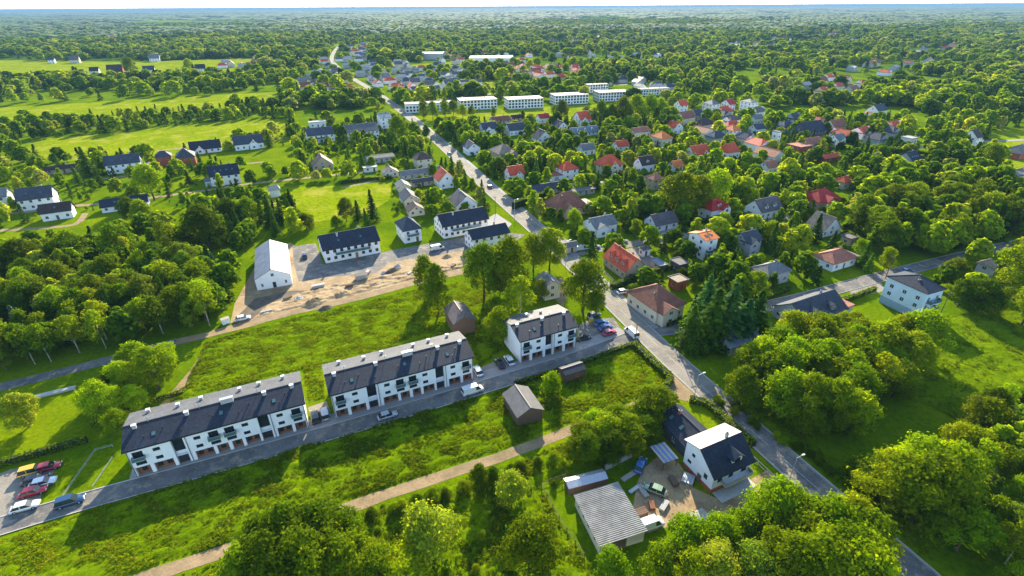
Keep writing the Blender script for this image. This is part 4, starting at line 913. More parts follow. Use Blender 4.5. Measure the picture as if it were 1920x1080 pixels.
# flats and farms
for i, bx in enumerate([(757, 188, 850, 212), (856, 180, 933, 207), (944, 174, 1020, 205), (1030, 171, 1105, 197), (1111, 164, 1184, 191), (1096, 156, 1142, 174), (1192, 163, 1258, 180)]):
    H(bx, 14, 3.2, 'flat', 0, 'lgrey', 'w', ['first', 'second', 'third', 'fourth', 'fifth', 'small rear', 'last right-hand'][i] + ' white two-storey flat block', 'counted from the main road' if i < 5 else 'behind the row on the lawn', name='flat_block', cat='flat block', sp=2.9, ww=1.9, wh=1.7, chim=2, wk='d', hl=(5.6, 8), group='white flat blocks along the lawn')
for bx, rc, wc, sh in [((88, 99, 106, 119), 'slate', 'w', 'dark-roofed farmhouse'), ((128, 104, 153, 119), 'mauve', 'c', 'pinkish farmhouse'), ((166, 121, 190, 141), 'anth', 'w', 'black-roofed farm building'), ((198, 120, 236, 142), 'dbrown', 'r', 'long red farm building'),
        ((266, 123, 293, 139), 'slate', 'w', 'white farmhouse with slate roof'), ((363, 120, 387, 136), 'anth', 'w', 'white farmhouse with black roof'), ((277, 100, 302, 116), 'grey', 'w', 'grey-roofed farmhouse')]:
    H(bx, 26, 1.5, 'gable', 38, rc, wc, sh, 'on the far left fields', group='farms on the far left fields')

# timber barns and sheds near the blocks
def board_shed(bx, yaw, asp, label, short, rc, hl, pitch=28):
    yr = R(yaw); tan = math.tan(R(pitch)); X, Y, L, W, h = fit(bx, yr, asp, tan, 'gable', .3, hl)
    root = empty("timber_barn", (X, Y, 0), yr); tag(root, label, "barn", "old timber barns around the blocks")
    FOOT.append((X, Y, yr, L, W)); BBOX.append((*bx, Y)); LAND.append((short, (bx[0] + bx[2]) / 2, bx[3], X, Y, L / 2)); zr = h + W / 2 * tan
    b0 = MB(); b0.box(-L / 2 + .06, L / 2 - .06, -W / 2 + .06, W / 2 - .06, 0, h)
    for x in (-L / 2 + .06, L / 2 - .06): tri_gable(b0, x, W - .12, h, zr - .05)
    b0.build("wall", M_wood, root)
    bw = .42; nb = 0
    def board(x, y, z1, rz):
        q = MB(); q.box(-bw / 2 + .012, bw / 2 - .012, -.03, .03, .02, z1); q.build("board", M_wood, root, (x, y, 0), rz + random.uniform(-.02, .02))
    n_ = int(L / bw)
    for i in range(n_): board(-L / 2 + bw * (i + .5), -W / 2 + .02, h - .05 - random.random() * .06, 0)
    for sx in (-1, 1):
        for i in range(int(W / bw)):
            y = -W / 2 + bw * (i + .5); board(sx * (L / 2 - .02), y, h + (W / 2 - abs(y)) * tan - .12, math.pi / 2)
    q = MB(); q.box(-.8, .8, -.06, .0, .05, min(2.1, h - .1)); q.build("barn_door", M_brick, root, (L * .12, -W / 2 - .02, 0))
    r = MB(); fr = W / 2 + .3; r.extr([(-fr, h - .3 * tan), (-fr, h - .3 * tan + .12), (0, zr + .12), (0, zr)], -L / 2 - .3, L / 2 + .3); r.extr([(0, zr), (0, zr + .12), (fr, h - .3 * tan + .12), (fr, h - .3 * tan)], -L / 2 - .3, L / 2 + .3)
    ro = r.build("roof", ROOF[rc], root); r = MB(); r.box(-L / 2 - .32, L / 2 + .32, -.14, .14, zr + .09, zr + .17); r.build("ridge_cap", M_dark, ro)
board_shed((831, 564, 893, 632), 113, 1.5, "brown timber barn with dark roof behind the middle apartment block", "brown barn behind the blocks", 'mauve', (2.4, 4.5))
board_shed((941, 721, 1021, 802), 113, 1.35, "weathered timber barn in the meadow below the street with brown felt roof", "weathered barn in the meadow", 'felt', (2.4, 4.0))
board_shed((1044, 676, 1100, 719), 26, 1.5, "small timber shed with near-black roof next to the street hedge", "small black-roofed shed", 'anth', (1.9, 3.0), 20)

# long shed with corrugated roof in the lower yard
bx = (1076, 907, 1213, 1040); yr = R(107); X, Y, L, W, h = fit(bx, yr, 1.45, .02, 'gable', .25, (2.6, 5))
root = empty("corrugated_shed", (X, Y, 0), yr); tag(root, "long pale shed with grey corrugated roof in the lower yard", "shed"); FOOT.append((X, Y, yr, L, W)); BBOX.append((*bx, Y)); LAND.append(("corrugated shed", 1145, 1000, X, Y, L / 2))
q = MB(); holes = [(L * t - .35, L * t + .35, 1.2, 2.1) for t in (.15, .35, .55, .8)]
wall_panel(q, (L / 2, W / 2), (-1, 0), (0, 1), L, 0, h + .02, holes); wall_panel(q, (-L / 2, -W / 2), (1, 0), (0, -1), L, 0, h + .3, [])
for x in (-L / 2, L / 2): q.poly([(x, -W / 2, 0), (x, W / 2, 0), (x, W / 2, h + .02), (x, -W / 2, h + .3)])
q.build("wall", M_cream, root)
for t in (.15, .35, .55, .8): put_window(root, L / 2 - L * t, W / 2 - .1, 1.2, math.pi, .7, .9, 'd')
door_obj(root, -L / 2 - .05, .5, .02, -math.pi / 2, 2.6, 2.2, M_wood)
rv = MB(); nseg = 150; sg = 6; xs = [(-L / 2 - .3) + (L + .6) * i / nseg for i in range(nseg + 1)]
for sidx in range(sg):
    ya = -W / 2 - .3 + (W + .6) * sidx / sg; yb = -W / 2 - .3 + (W + .6) * (sidx + 1) / sg + .05
    n0 = len(rv.v)
    for x_i, x in enumerate(xs):
        zc = 0.055 * math.cos(x_i * math.pi / 2.5); za = h + .3 - .35 * (ya / W) + zc; zb_ = h + .3 - .35 * (yb / W) + zc + .012
        rv.v += [(x, ya, za), (x, yb, zb_)]
    for i in range(nseg): rv.f.append((n0 + 2 * i, n0 + 2 * i + 2, n0 + 2 * i + 3, n0 + 2 * i + 1)); rv.m.append(0)
rv.build("roof", plain("corrugated_fibre_cement", (.30, .285, .25), .85, .3, .5), root)
q = MB(); q.box(-L / 2 - .2, L / 2 + .2, -W / 2 - .2, W / 2 + .2, h + .0, h + .02); 
# lean-to with metal roof
bx = (1069, 892, 1128, 928); X, Y, L2, W2, h2 = fit(bx, R(17), 2.2, .0, 'flat', .1, (1.8, 2.6)); root = empty("lean_to", (X, Y, 0), R(17)); tag(root, "small lean-to with pale metal roof at the shed's upper end", "lean-to")
FOOT.append((X, Y, R(17), L2, W2))
q = MB(); q.box(-L2 / 2, L2 / 2, -W2 / 2, W2 / 2, 0, h2); q.build("wall", M_wood, root); q = MB(); q.extr([(-W2 / 2 - .2, h2), (-W2 / 2 - .2, h2 + .1), (.1, h2 + .6), (W2 / 2 + .2, h2 + .1), (W2 / 2 + .2, h2)], -L2 / 2 - .15, L2 / 2 + .15); q.build("roof", M_metal, root)
# carport of striped sheets
bx = (1216, 828, 1274, 884); X, Y, L2, W2, h2 = fit(bx, R(111), 1.9, .0, 'flat', .1, (2.2, 3.0)); root = empty("carport", (X, Y, 0), R(111)); tag(root, "open carport with blue and white striped roof sheets beside the black house", "carport"); FOOT.append((X, Y, R(111), L2, W2)); LAND.append(("striped carport", 1245, 870, X, Y, 3))
for sx in (-1, 1):
    for sy in (-1, 1): q = MB(); q.box(sx * (L2 / 2 - .2) - .06, sx * (L2 / 2 - .2) + .06, sy * (W2 / 2 - .2) - .06, sy * (W2 / 2 - .2) + .06, 0, h2); q.build("post", M_wood, root)
for i in range(7):
    q = MB(); y0 = -W2 / 2 + W2 * i / 7; q.box(-L2 / 2, L2 / 2, y0 + .015, y0 + W2 / 7 - .015, h2 + .02 + .05 * (i % 2), h2 + .06 + .05 * (i % 2)); q.build("roof_sheet", M_sheet if i % 2 == 0 else plain("blue_sheet", (.12, .22, .42), .5, .1, 1), root)
# greenhouse behind villa: row of glazed bays
# ================================================================== far village houses
_FH = {}
def far_house_mesh(k):
    if k in _FH: return _FH[k]
    r = random.Random(k); L, W, h, tan = r.uniform(10, 15), r.uniform(8, 10), r.uniform(3.2, 5.5), math.tan(R(r.uniform(30, 42)))
    mb = MB(); mb.box(-L / 2, L / 2, -W / 2, W / 2, 0, h)
    for x in (-L / 2, L / 2): tri_gable(mb, x, W, h, h + W / 2 * tan)
    wm_ = mb.mesh("wall", [M_white, M_cream, M_white, M_grey][k % 4])
    rm = roof_mesh('gable' if k % 3 else 'hip', L, W, h, tan, .4, ROOF[['red', 'grey', 'terra', 'slate', 'lgrey', 'rust', 'mauve', 'white', 'orange'][k % 9]])
    _FH[k] = (wm_, rm, L, W, h); return _FH[k]
NAMES = ['red', 'grey', 'terracotta', 'slate', 'pale grey', 'russet', 'mauve', 'white', 'orange']
NFAR = 0
VILL = []
def village(px, n_, where, group, yaw=26, seed=1, gap=15, ks=range(18)):
    global NFAR; VILL.append([G(*q_) for q_ in px])
    poly = px; r = random.Random(seed); done = 0; tries = 0
    while done < n_ and tries < n_ * 40:
        tries += 1
        u = r.uniform(min(p[0] for p in poly), max(p[0] for p in poly)); v = r.uniform(min(p[1] for p in poly), max(p[1] for p in poly))
        if not inside(poly, u, v): continue
        X, Y = G(u, v)
        if any(math.hypot(X - f[0], Y - f[1]) < gap for f in FOOT): continue
        if any(seg_dist(X, Y, l[i], l[i + 1]) < hw + 7 for l, hw in BLOCK_LINES[:1] for i in range(0, len(l) - 1)): continue
        k = r.choice(list(ks)); wm_, rm, L, W, h = far_house_mesh(k); ya = R(yaw + r.choice([0, 0, 90]) + r.uniform(-8, 8))
        root = empty("village_house", (X, Y, 0), ya); pu, pv_ = [q_[0] for q_ in px], [q_[1] for q_ in px]; fu, fv = (u - min(pu)) / (max(pu) - min(pu)), (v - min(pv_)) / (max(pv_) - min(pv_))
        spot = ("back " if fv < .35 else "middle " if fv < .65 else "front ") + ("far left" if fu < .2 else "left" if fu < .4 else "centre" if fu < .6 else "right" if fu < .8 else "far right")
        tag(root, "%s-roofed %s %s, %s" % (NAMES[k % 9], "hipped house" if k % 3 == 0 else "house", where, spot), "house", group + ", %s roofs, %s" % (NAMES[k % 9], spot))
        inst("wall", wm_, root); inst("roof", rm, root)
        FOOT.append((X, Y, ya, L, W)); BBOX.append((u - 5, v - 12, u + 5, v, Y)); done += 1; NFAR += 1
village([(560, 165), (600, 120), (640, 85), (690, 85), (700, 120), (740, 150), (700, 160), (640, 130), (660, 180), (600, 185)], 60, "in the far village strip along the main road", "houses of the far village strip", seed=3, ks=[1, 3, 4, 7, 1, 7, 0, 5, 4, 6])
village([(700, 165), (740, 120), (860, 125), (900, 165), (800, 175), (720, 180)], 46, "in the pale far cluster right of the main road", "houses of the pale far cluster", seed=4, ks=[4, 7, 7, 4, 0, 3, 13, 16])
village([(930, 150), (960, 125), (1080, 128), (1090, 150), (1000, 152)], 26, "in the red far terrace behind the flats", "houses of the red far terrace", seed=5, ks=[0, 2, 5, 9, 0])
village([(410, 130), (420, 112), (490, 108), (500, 122), (470, 130)], 9, "on the far left field edge", "houses on the far left field edge", seed=6, ks=[2, 0, 7, 5])
village([(1120, 160), (1190, 150), (1260, 165), (1250, 180)], 8, "behind the last white flat block", "houses behind the flat blocks", seed=7, ks=[7, 4, 3])
village([(1330, 85), (1480, 70), (1500, 60), (1620, 55), (1640, 75), (1480, 95), (1350, 100)], 40, "in the distant town at upper right", "houses of the distant town", seed=8, gap=30, ks=[7, 4, 13, 0, 5])
village([(1500, 170), (1560, 140), (1700, 95), (1800, 85), (1800, 110), (1700, 140), (1580, 190)], 26, "scattered through the upper right woods", "houses in the upper right woods", seed=9, gap=25, ks=[0, 5, 3, 7, 9, 11])
village([(780, 110), (1000, 105), (1200, 95), (1250, 110), (1000, 122), (800, 120)], 22, "beyond the dark tree belt", "houses beyond the tree belt", seed=10, gap=25, ks=[7, 4, 0, 5])
village([(1240, 215), (1420, 215), (1620, 250), (1700, 240), (1640, 280), (1440, 300), (1300, 260)], 22, "tucked among the garden trees at right", "houses tucked among right garden trees", seed=12, gap=17, ks=[0, 5, 3, 9, 2, 6])
village([(100, 75), (420, 55), (420, 62), (110, 85)], 14, "in the far left woods", "houses in the far left woods", seed=21, gap=40, ks=[7, 4, 0, 5])
village([(1000, 70), (1300, 60), (1700, 42), (1720, 52), (1320, 75), (1010, 85)], 26, "in the distant woods right of centre", "houses in the distant woods", seed=22, gap=40, ks=[7, 4, 13, 0])
for (u0, v0, u1, v1, mt, lab) in [(542, 50, 625, 55, M_white, "long white hall far off at upper left of centre"), (415, 44, 470, 48, M_tan, "long tan hall far off at upper left"), (1450, 12, 1505, 14.5, M_white, "bright pale hall on the far right horizon"), (765, 100, 830, 112, M_grey, "grey industrial hall before the dark tree belt"), (880, 108, 960, 118, M_white, "white industrial hall before the dark tree belt")]:
    a, b_ = Vector(G(u0, v1)), Vector(G(u1, v1)); L = (b_ - a).length; hh = max(6, min(14, solve_h(b_.x, b_.y, v0 + 1)))
    root = empty("industrial_hall", ((a.x + b_.x) / 2, (a.y + b_.y) / 2, 0), math.atan2(b_.y - a.y, b_.x - a.x)); tag(root, lab, "hall")
    q = MB(); q.box(-L / 2, L / 2, 0, 40, 0, hh); q.build("wall", mt, root); q = MB(); q.extr([(-.5, hh), (-.5, hh + .3), (20, hh + 2.2), (40.5, hh + .3), (40.5, hh)], -L / 2 - .5, L / 2 + .5); q.build("roof", ROOF['lgrey'], root)
    FOOT.append(((a.x + b_.x) / 2, (a.y + b_.y) / 2 + 20, 0, L, 45)); BBOX.append((u0, v0, u1, v1 + 2, a.y))
M_clear = plain("bare_pink_earth", (.45, .33, .25), .95, .15, .02)
sheet("bare_field", [(885, 58), (930, 62), (985, 54), (990, 48), (940, 50), (900, 52)], .02, M_clear); OPEN.append([G(*p) for p in [(885, 60), (930, 64), (990, 55), (990, 47), (900, 51)]])
for px in ([(250, 66), (410, 60), (405, 56), (260, 60)], [(760, 122), (960, 108), (1000, 108), (1000, 112), (900, 120), (770, 130)], [(1170, 60), (1260, 62), (1250, 66), (1180, 65)], [(0, 62), (60, 60), (60, 66), (0, 68)], [(1700, 58), (1800, 52), (1800, 55), (1710, 62)], [(690, 62), (760, 60), (760, 64), (690, 67)], [(1300, 200), (1420, 205), (1420, 218), (1310, 215)], [(840, 160), (930, 150), (940, 172), (860, 178)], [(740, 215), (800, 205), (790, 200), (730, 205)]):
    area("far_field", px, .013, M_field)

# ================================================================== vehicles
_CAR = {}
def car_meshes(kind):
    if kind in _CAR: return _CAR[kind]
    L, W, Hh = {'car': (4.5, 1.8, 1.45), 'suv': (4.7, 1.9, 1.7), 'van': (5.4, 2.0, 2.1)}[kind]
    def ring(x, w_, z0, z1, cr=.12): return [(x, -w_ / 2, z0), (x, w_ / 2, z0), (x, w_ / 2, z1 - cr), (x, w_ / 2 - cr, z1), (x, -w_ / 2 + cr, z1), (x, -w_ / 2, z1 - cr)]
    bz = .28; hd = .82 if kind != 'van' else 1.05
    b = MB(); b.loft([ring(-L / 2, W * .82, bz + .1, hd - .12), ring(-L / 2 + .12, W * .95, bz, hd), ring(-L / 4, W, bz, hd + .06), ring(L / 5, W, bz, hd + .04), ring(L / 2 - .35, W * .95, bz, hd - .08), ring(L / 2, W * .8, bz + .1, hd - .25)])
    c0, c1, r0, r1 = {'car': (-L / 2 + .35, L / 5 + .25, -L / 2 + 1.0, L / 5 - .5), 'suv': (-L / 2 + .12, L / 5 + .25, -L / 2 + .45, L / 5 - .45), 'van': (-L / 2 + .08, L / 2 - .75, -L / 2 + .2, L / 2 - 1.5)}[kind]
    def sq(x, w_, z): return [(x, -w_ / 2, z), (x, w_ / 2, z)]
    g = MB(); zt = Hh - .06; wb, wt = W * .93, W * .76
    lo = sq(c0, wb, hd) + sq(c1, wb, hd); hi = sq(r0, wt, zt) + sq(r1, wt, zt)
    g.add([lo[0], lo[2], lo[3], lo[1], hi[0], hi[2], hi[3], hi[1]], [(0, 1, 5, 4), (1, 2, 6, 5), (2, 3, 7, 6), (3, 0, 4, 7), (4, 5, 6, 7), (3, 2, 1, 0)])
    rf = MB(); rf.loft([ring(r0 - .05, wt + .02, zt - .03, zt + .05, .03), ring((r0 + r1) / 2, wt + .08, zt - .03, zt + .09, .05), ring(r1 + .05, wt + .02, zt - .03, zt + .05, .03)])
    for x in ((c0 + r0) / 2 * .0 + (r0 + r1) / 2,):
        for sy in (-1, 1): rf.add([(x - .06, sy * wb / 2, hd), (x + .06, sy * wb / 2, hd), (x + .06, sy * (wt / 2 + .02), zt), (x - .06, sy * (wt / 2 + .02), zt)], [(0, 1, 2, 3)])
    if kind == 'van':
        for sy in (-1, 1): rf.add([(c0, sy * (wb / 2 + .01), hd), (L * .12, sy * (wb / 2 + .01), hd), (L * .12, sy * (wt / 2 + .02), zt), (r0, sy * (wt / 2 + .02), zt)], [(0, 1, 2, 3)])
    wh = MB(); wh.tube((0, -.11, 0), (0, .11, 0), .33, .33, 12, 0); wh.tube((0, -.115, 0), (0, .115, 0), .19, .19, 8, 1)
    hl = MB(); hl.box(-.06, .04, -.2, .2, -.07, .07)
    _CAR[kind] = (b.mesh("body", M_paint, True), g.mesh("window_glass", M_glass), rf.mesh("cabin_roof", M_paint), wh.mesh("wheel", [M_black, M_metal]), hl.mesh("headlight", M_pvc), hl.mesh("tail_light", M_tail), L, W)
    return _CAR[kind]
CARPOS = []
def car(u, v, yaw, col, label, kind='car', z=.05, cat='car', wpos=None):
    b, g, rf, wh, hl, tl, L, W = car_meshes(kind); X, Y = wpos or G(u, v, .5); CARPOS.append((X, Y))
    root = empty("van" if kind == 'van' else "parked_car", (X, Y, z), R(yaw)); tag(root, label, 'van' if kind == 'van' else cat)
    for nm, me in (("body", b), ("window_glass", g), ("cabin_roof", rf)): o = inst(nm, me, root); o.color = (*col, 1)
    for sx in (-.31, .31):
        for sy in (-1, 1): inst("wheel", wh, root, (sx * L, sy * (W / 2 - .1), .33))
    for sy in (-1, 1): inst("headlight", hl, root, (L / 2 - .02, sy * W * .28, .62)); inst("tail_light", tl, root, (-L / 2 + .01, sy * W * .3, .68))
    return root
WH, BK, SV, DB, RD, BL, YL = (.75, .75, .74), (.015, .016, .02), (.42, .44, .46), (.015, .06, .14), (.5, .02, .03), (.05, .16, .38), (.7, .42, .02)
car(132, 940, 26, DB, "dark teal car driving on the apartment street by the lawn", 'suv')
car(47, 950, 24, WH, "white car parked nearest the street in the left car park")
car(62, 922, 24, RD, "bright red car parked in the left car park")
car(80, 905, 24, WH, "white car tucked behind the bright red one in the left car park")
car(66, 900, 24, BK, "black car parked third from the street in the left car park")
car(62, 883, 24, YL, "yellow car parked in the left car park near the hedge", 'suv')
car(90, 876, 24, RD, "dark red car at the upper corner of the left car park")
car(591, 782, 116, BK, "black car parked between the left and middle apartment blocks", 'suv')
car(609, 776, 116, SV, "silver car parked against the end of the middle apartment block", 'suv')
car(726, 779, 26, SV, "silver car standing on the street below the middle block")
car(886, 733, 26, WH, "white van parked on the street at the middle block's right end", 'van')
car(896, 696, 112, WH, "white car in the sunlit bay right of the middle block")
car(937, 682, 114, BK, "black car in the bay left of the short apartment block")
car(955, 676, 114, WH, "white car against the end wall of the short apartment block")
car(1094, 634, 20, BK, "black car beside the right end of the short apartment block")
car(1127, 606, 26, BL, "upper blue car in the corner car park", z=.04)
car(1135, 614, 26, BL, "lower blue car in the corner car park", z=.04)
car(1142, 624, 26, (.45, .03, .08), "crimson car in the corner car park", z=.04)
car(1113, 591, 24, DB, "navy car on the grass above the corner car park")
car(1184, 625, 111, WH, "white van driving on the main road by the corner car park", 'van')
car(1090, 467, 20, WH, "white van parked at the mouth of the upper street", 'van')
car(1115, 463, 20, SV, "silver car behind the white van on the upper street")
car(1167, 453, 20, SV, "grey car on the upper street by the lone round tree")
car(1242, 462, 113, RD, "red pickup in the paved yard on the upper street", 'suv')
car(1168, 547, 20, WH, "white car in the cream villa's front yard")
car(820, 466, 26, WH, "white van among rubble on the earth site", 'van')
car(571, 480, 113, DB, "blue car beside the white gabled new building")
car(455, 597, 26, WH, "white car at the left end of the building site")
car(918, 350, 111, RD, "red car on the far main road")
car(1228, 918, 150, (.25, .34, .2), "pale green old car in the lower yard")
car(1201, 873, 60, BL, "blue car among junk in the lower yard")
car(1218, 985, 20, WH, "white-roofed truck beside the corrugated shed", 'van')
car(468, 333, 26, BK, "black car at the carport of the orange-door house")
car(250, 325, 26, SV, "silver car by the slate-roofed house at the field edge")
car(1700, 508, 15, BL, "blue car on the side road above the pale blue house")
car(1850, 462, 15, WH, "white car far along the side road")
car(842, 288, 111, SV, "silver car on the main road near the brown hip roof")

# ================================================================== small things
def pole(u, vb, vt, label, lamp=False, name=None):
    X, Y = G(u, vb); hgt = max(5.0, min(10, solve_h(X, Y, vt)))
    root = empty("street_lamp" if lamp else "utility_pole", (X, Y, 0), R(20)); tag(root, label, "street lamp" if lamp else "pole")
    q = MB(); q.tube((0, 0, 0), (0, 0, hgt), .14 if not lamp else .09, .09 if not lamp else .055, 8); q.build("post", M_metal if lamp else M_wood, root)
    if lamp:
        q = MB(); q.tube((0, 0, hgt - .05), (1.3, 0, hgt + .25), .045); q.build("arm", M_metal, root); q = MB(); q.box(1.1, 1.75, -.14, .14, hgt + .2, hgt + .32); q.build("lamp_head", M_pvc, root)
    else:
        q = MB(); q.box(-.8, .8, -.05, .05, hgt - .55, hgt - .43); q.build("crossarm", M_wood, root)
        for x in (-.7, 0, .7): q = MB(); q.tube((x, 0, hgt - .43), (x, 0, hgt - .25), .05, .04, 6); q.build("insulator", M_conc, root)
    return X, Y, hgt
pole(1300, 752, 703, "street lamp where the sand track meets the main road", True); pole(1478, 905, 858, "street lamp on the main road before the bright roadside wood", True)
pole(1190, 646, 606, "wooden pole at the corner of the street and main road"); pole(1272, 660, 618, "wooden pole at the side road mouth under the spruces")
pole(1757, 602, 548, "leaning-looking pole right of the tall pale blue house"); pole(903, 389, 345, "pole left of the main road by the long duplex"); pole(929, 402, 368, "pole beside the roadside duplex on the main road")
pole(842, 300, 268, "street lamp on the far main road bend", True); pole(1345, 462, 430, "pole on the upper street by the tall orange-roofed house"); pole(1660, 522, 478, "pole on the side road behind the pale blue house")
pole(1060, 500, 452, "street lamp at the upper street mouth", True); pole(965, 412, 375, "street lamp on the main road above the roadside duplex", True)
def box_thing(name, u, v, yaw, dims, mat, label, cat, extra=None):
    X, Y = G(u, v); root = empty(name, (X, Y, .02), R(yaw)); tag(root, label, cat); a, b_, c = dims
    q = MB(); q.loft([[(-a / 2 * .92, -b_ / 2 * .92, 0), (a / 2 * .92, -b_ / 2 * .92, 0), (a / 2 * .92, b_ / 2 * .92, 0), (-a / 2 * .92, b_ / 2 * .92, 0)], [(-a / 2, -b_ / 2, c), (a / 2, -b_ / 2, c), (a / 2, b_ / 2, c), (-a / 2, b_ / 2, c)]]); q.build("body", mat, root)
    q = MB(); q.box(-a / 2 - .06, a / 2 + .06, -b_ / 2 - .06, b_ / 2 + .06, c + .001, c + .09); q.build("rim" if extra is None else extra, M_dark if extra is None else M_sheet, root)
    return root
box_thing("waste_container", 678, 523, 26, (4.2, 2.2, 1.7), M_metal, "grey waste container standing on the earth site", "container")
box_thing("waste_bin", 1108, 603, 26, (1.1, .9, 1.2), plain("yellow_plastic", (.6, .5, .03), .5), "yellow waste bin at the edge of the corner car park", "bin", "lid")
box_thing("site_cabin", 424, 606, 40, (2.2, 1.5, 1.6), M_white, "small white site cabin at the left end of the earth site", "cabin", "roof")
box_thing("board_stack", 597, 538, 26, (4, 1.2, .8), M_conc, "stack of concrete slabs at the near edge of the earth site", "slabs", "top_slab")
for i, (u, v, sx, sy, h_, mt) in enumerate([(590, 568, 9, 5, 1.5, M_sand), (640, 552, 7, 4, 1.1, M_sand), (610, 578, 5, 3, .9, M_wetdirt), (735, 508, 8, 3, 1.0, M_wetdirt), (745, 500, 4, 2.2, .9, M_conc), (720, 512, 3, 2, .8, M_conc), (838, 482, 5, 3, .9, M_sand), (560, 560, 4, 3, .7, M_conc), (700, 535, 6, 3, .7, M_sand)]):
    X, Y = G(u, v); r = np.random.default_rng(300 + i); q = MB(); n0 = 13
    q.v = [((a / (n0 - 1) - .5) * sx, (b_ / (n0 - 1) - .5) * sy, -.05 + h_ * max(0, 1 - math.hypot((a / (n0 - 1) - .5) * 2, (b_ / (n0 - 1) - .5) * 2) ** 1.3) * (.75 + .6 * r.random())) for b_ in range(n0) for a in range(n0)]
    q.f = [(b_ * n0 + a, b_ * n0 + a + 1, (b_ + 1) * n0 + a + 1, (b_ + 1) * n0 + a) for b_ in range(n0 - 1) for a in range(n0 - 1)]; q.m = [0] * len(q.f)
    o = q.build("earth_heap", mt, None, (X, Y, 0), R(26 + 20 * r.random())); tag(o, ["largest tan earth heap on the left of the building site", "tan earth heap just right of the largest one", "dark earth heap at the foot of the largest one", "long dark heap before the site paving", "pale rubble heap on the long dark one", "pale rubble heap left of the long dark one", "tan heap near the white van on the site", "pale rubble at the left foot of the largest heap", "low tan heap in the middle of the site"][i], "heap")
def slab(u, v, yaw, a, b_, t, mat, name, label, cat, n_=3):
    X, Y = G(u, v); root = empty(name, (X, Y, .03), R(yaw)); tag(root, label, cat)
    for i in range(n_): q = MB(); w_ = b_ / n_; q.box(-a / 2, a / 2, -b_ / 2 + w_ * i + .02, -b_ / 2 + w_ * (i + 1) - .02, random.random() * .02, t + random.random() * .06); q.build("panel", mat, root)
slab(1160, 868, 30, 7, .5, 1.1, M_conc, "concrete_panel_stack", "pale concrete panels standing under the big tree clump", "panels")
slab(1180, 893, 35, 4, 1.0, .3, M_sheet, "sheet_stack", "white sheets lying on the grass above the corrugated shed", "sheets")
slab(1310, 970, 25, 3.4, 2.2, .4, M_sheet, "sheet_stack", "white sheet pile at the lower edge of the yard", "sheets")
slab(1290, 900, 60, 2.6, 2.2, .5, M_metal, "cold_frame", "small glazed cold frame beside the white gabled house", "cold frame", 4)
slab(1200, 965, 20, 2.6, 1.4, 1.0, M_wood, "pallet_stack", "wooden pallets against the corrugated shed", "pallets", 4)
slab(1205, 922, 110, 3.0, 1.0, .4, M_sheet, "plank_pile", "pale planks beside the old green car", "planks", 4)
slab(100, 738, 26, 9, 1.2, .5, M_conc, "concrete_edging", "line of pale slabs at the top of the left garden", "slabs", 2)

# fences: each post its own part, rails
def fence(px, label, hgt=1.3, gap=2.4, mat=None, pw=.06):
    mat = mat or M_wood
    pts = [Vector(G(*p)) for p in px]; root = empty("fence", (pts[0].x, pts[0].y, 0)); tag(root, label, "fence")
    o_ = pts[0]
    for a, b_ in zip(pts[:-1], pts[1:]):
        L = (b_ - a).length; n_ = max(1, int(L / gap)); dr = (b_ - a) / L; ang = math.atan2(dr.y, dr.x)
        for i in range(n_ + 1):
            p = a + dr * (L * i / n_) - o_; q = MB(); q.box(-pw, pw, -pw, pw, 0, hgt); q.build("post", mat, root, (p.x, p.y, 0), ang)
        for z in (.35, hgt - .15): q = MB(); q.box(pw + .001, L - pw - .001, -.02, .02, z, z + pw * 1.6); q.build("rail", mat, root, (a.x - o_.x, a.y - o_.y, 0), ang)
fence([(120, 932), (180, 846), (212, 838)], "white garden fence at the left end of the left block", .8, 3.0, M_conc, .035)
fence([(175, 915), (212, 860)], "low inner fence of the left block's end garden", .7, 3.0, M_metal, .03)
fence([(1072, 893), (1015, 912), (1048, 975), (1095, 1045)], "timber fence around the corrugated shed's plot", 1.3, 2.2)
fence([(1150, 530), (1128, 508), (1118, 497)], "low fence before the red gabled house", 1.2, 2, M_conc)
fence([(1265, 608), (1240, 612), (1205, 585), (1165, 548)], "brick-red garden fence of the cream villa", 1.2, 2.4, M_redw)
fence([(1455, 905), (1420, 872), (1395, 850)], "grey fence between the white gabled house and the road", 1.3, 2.2, M_conc)

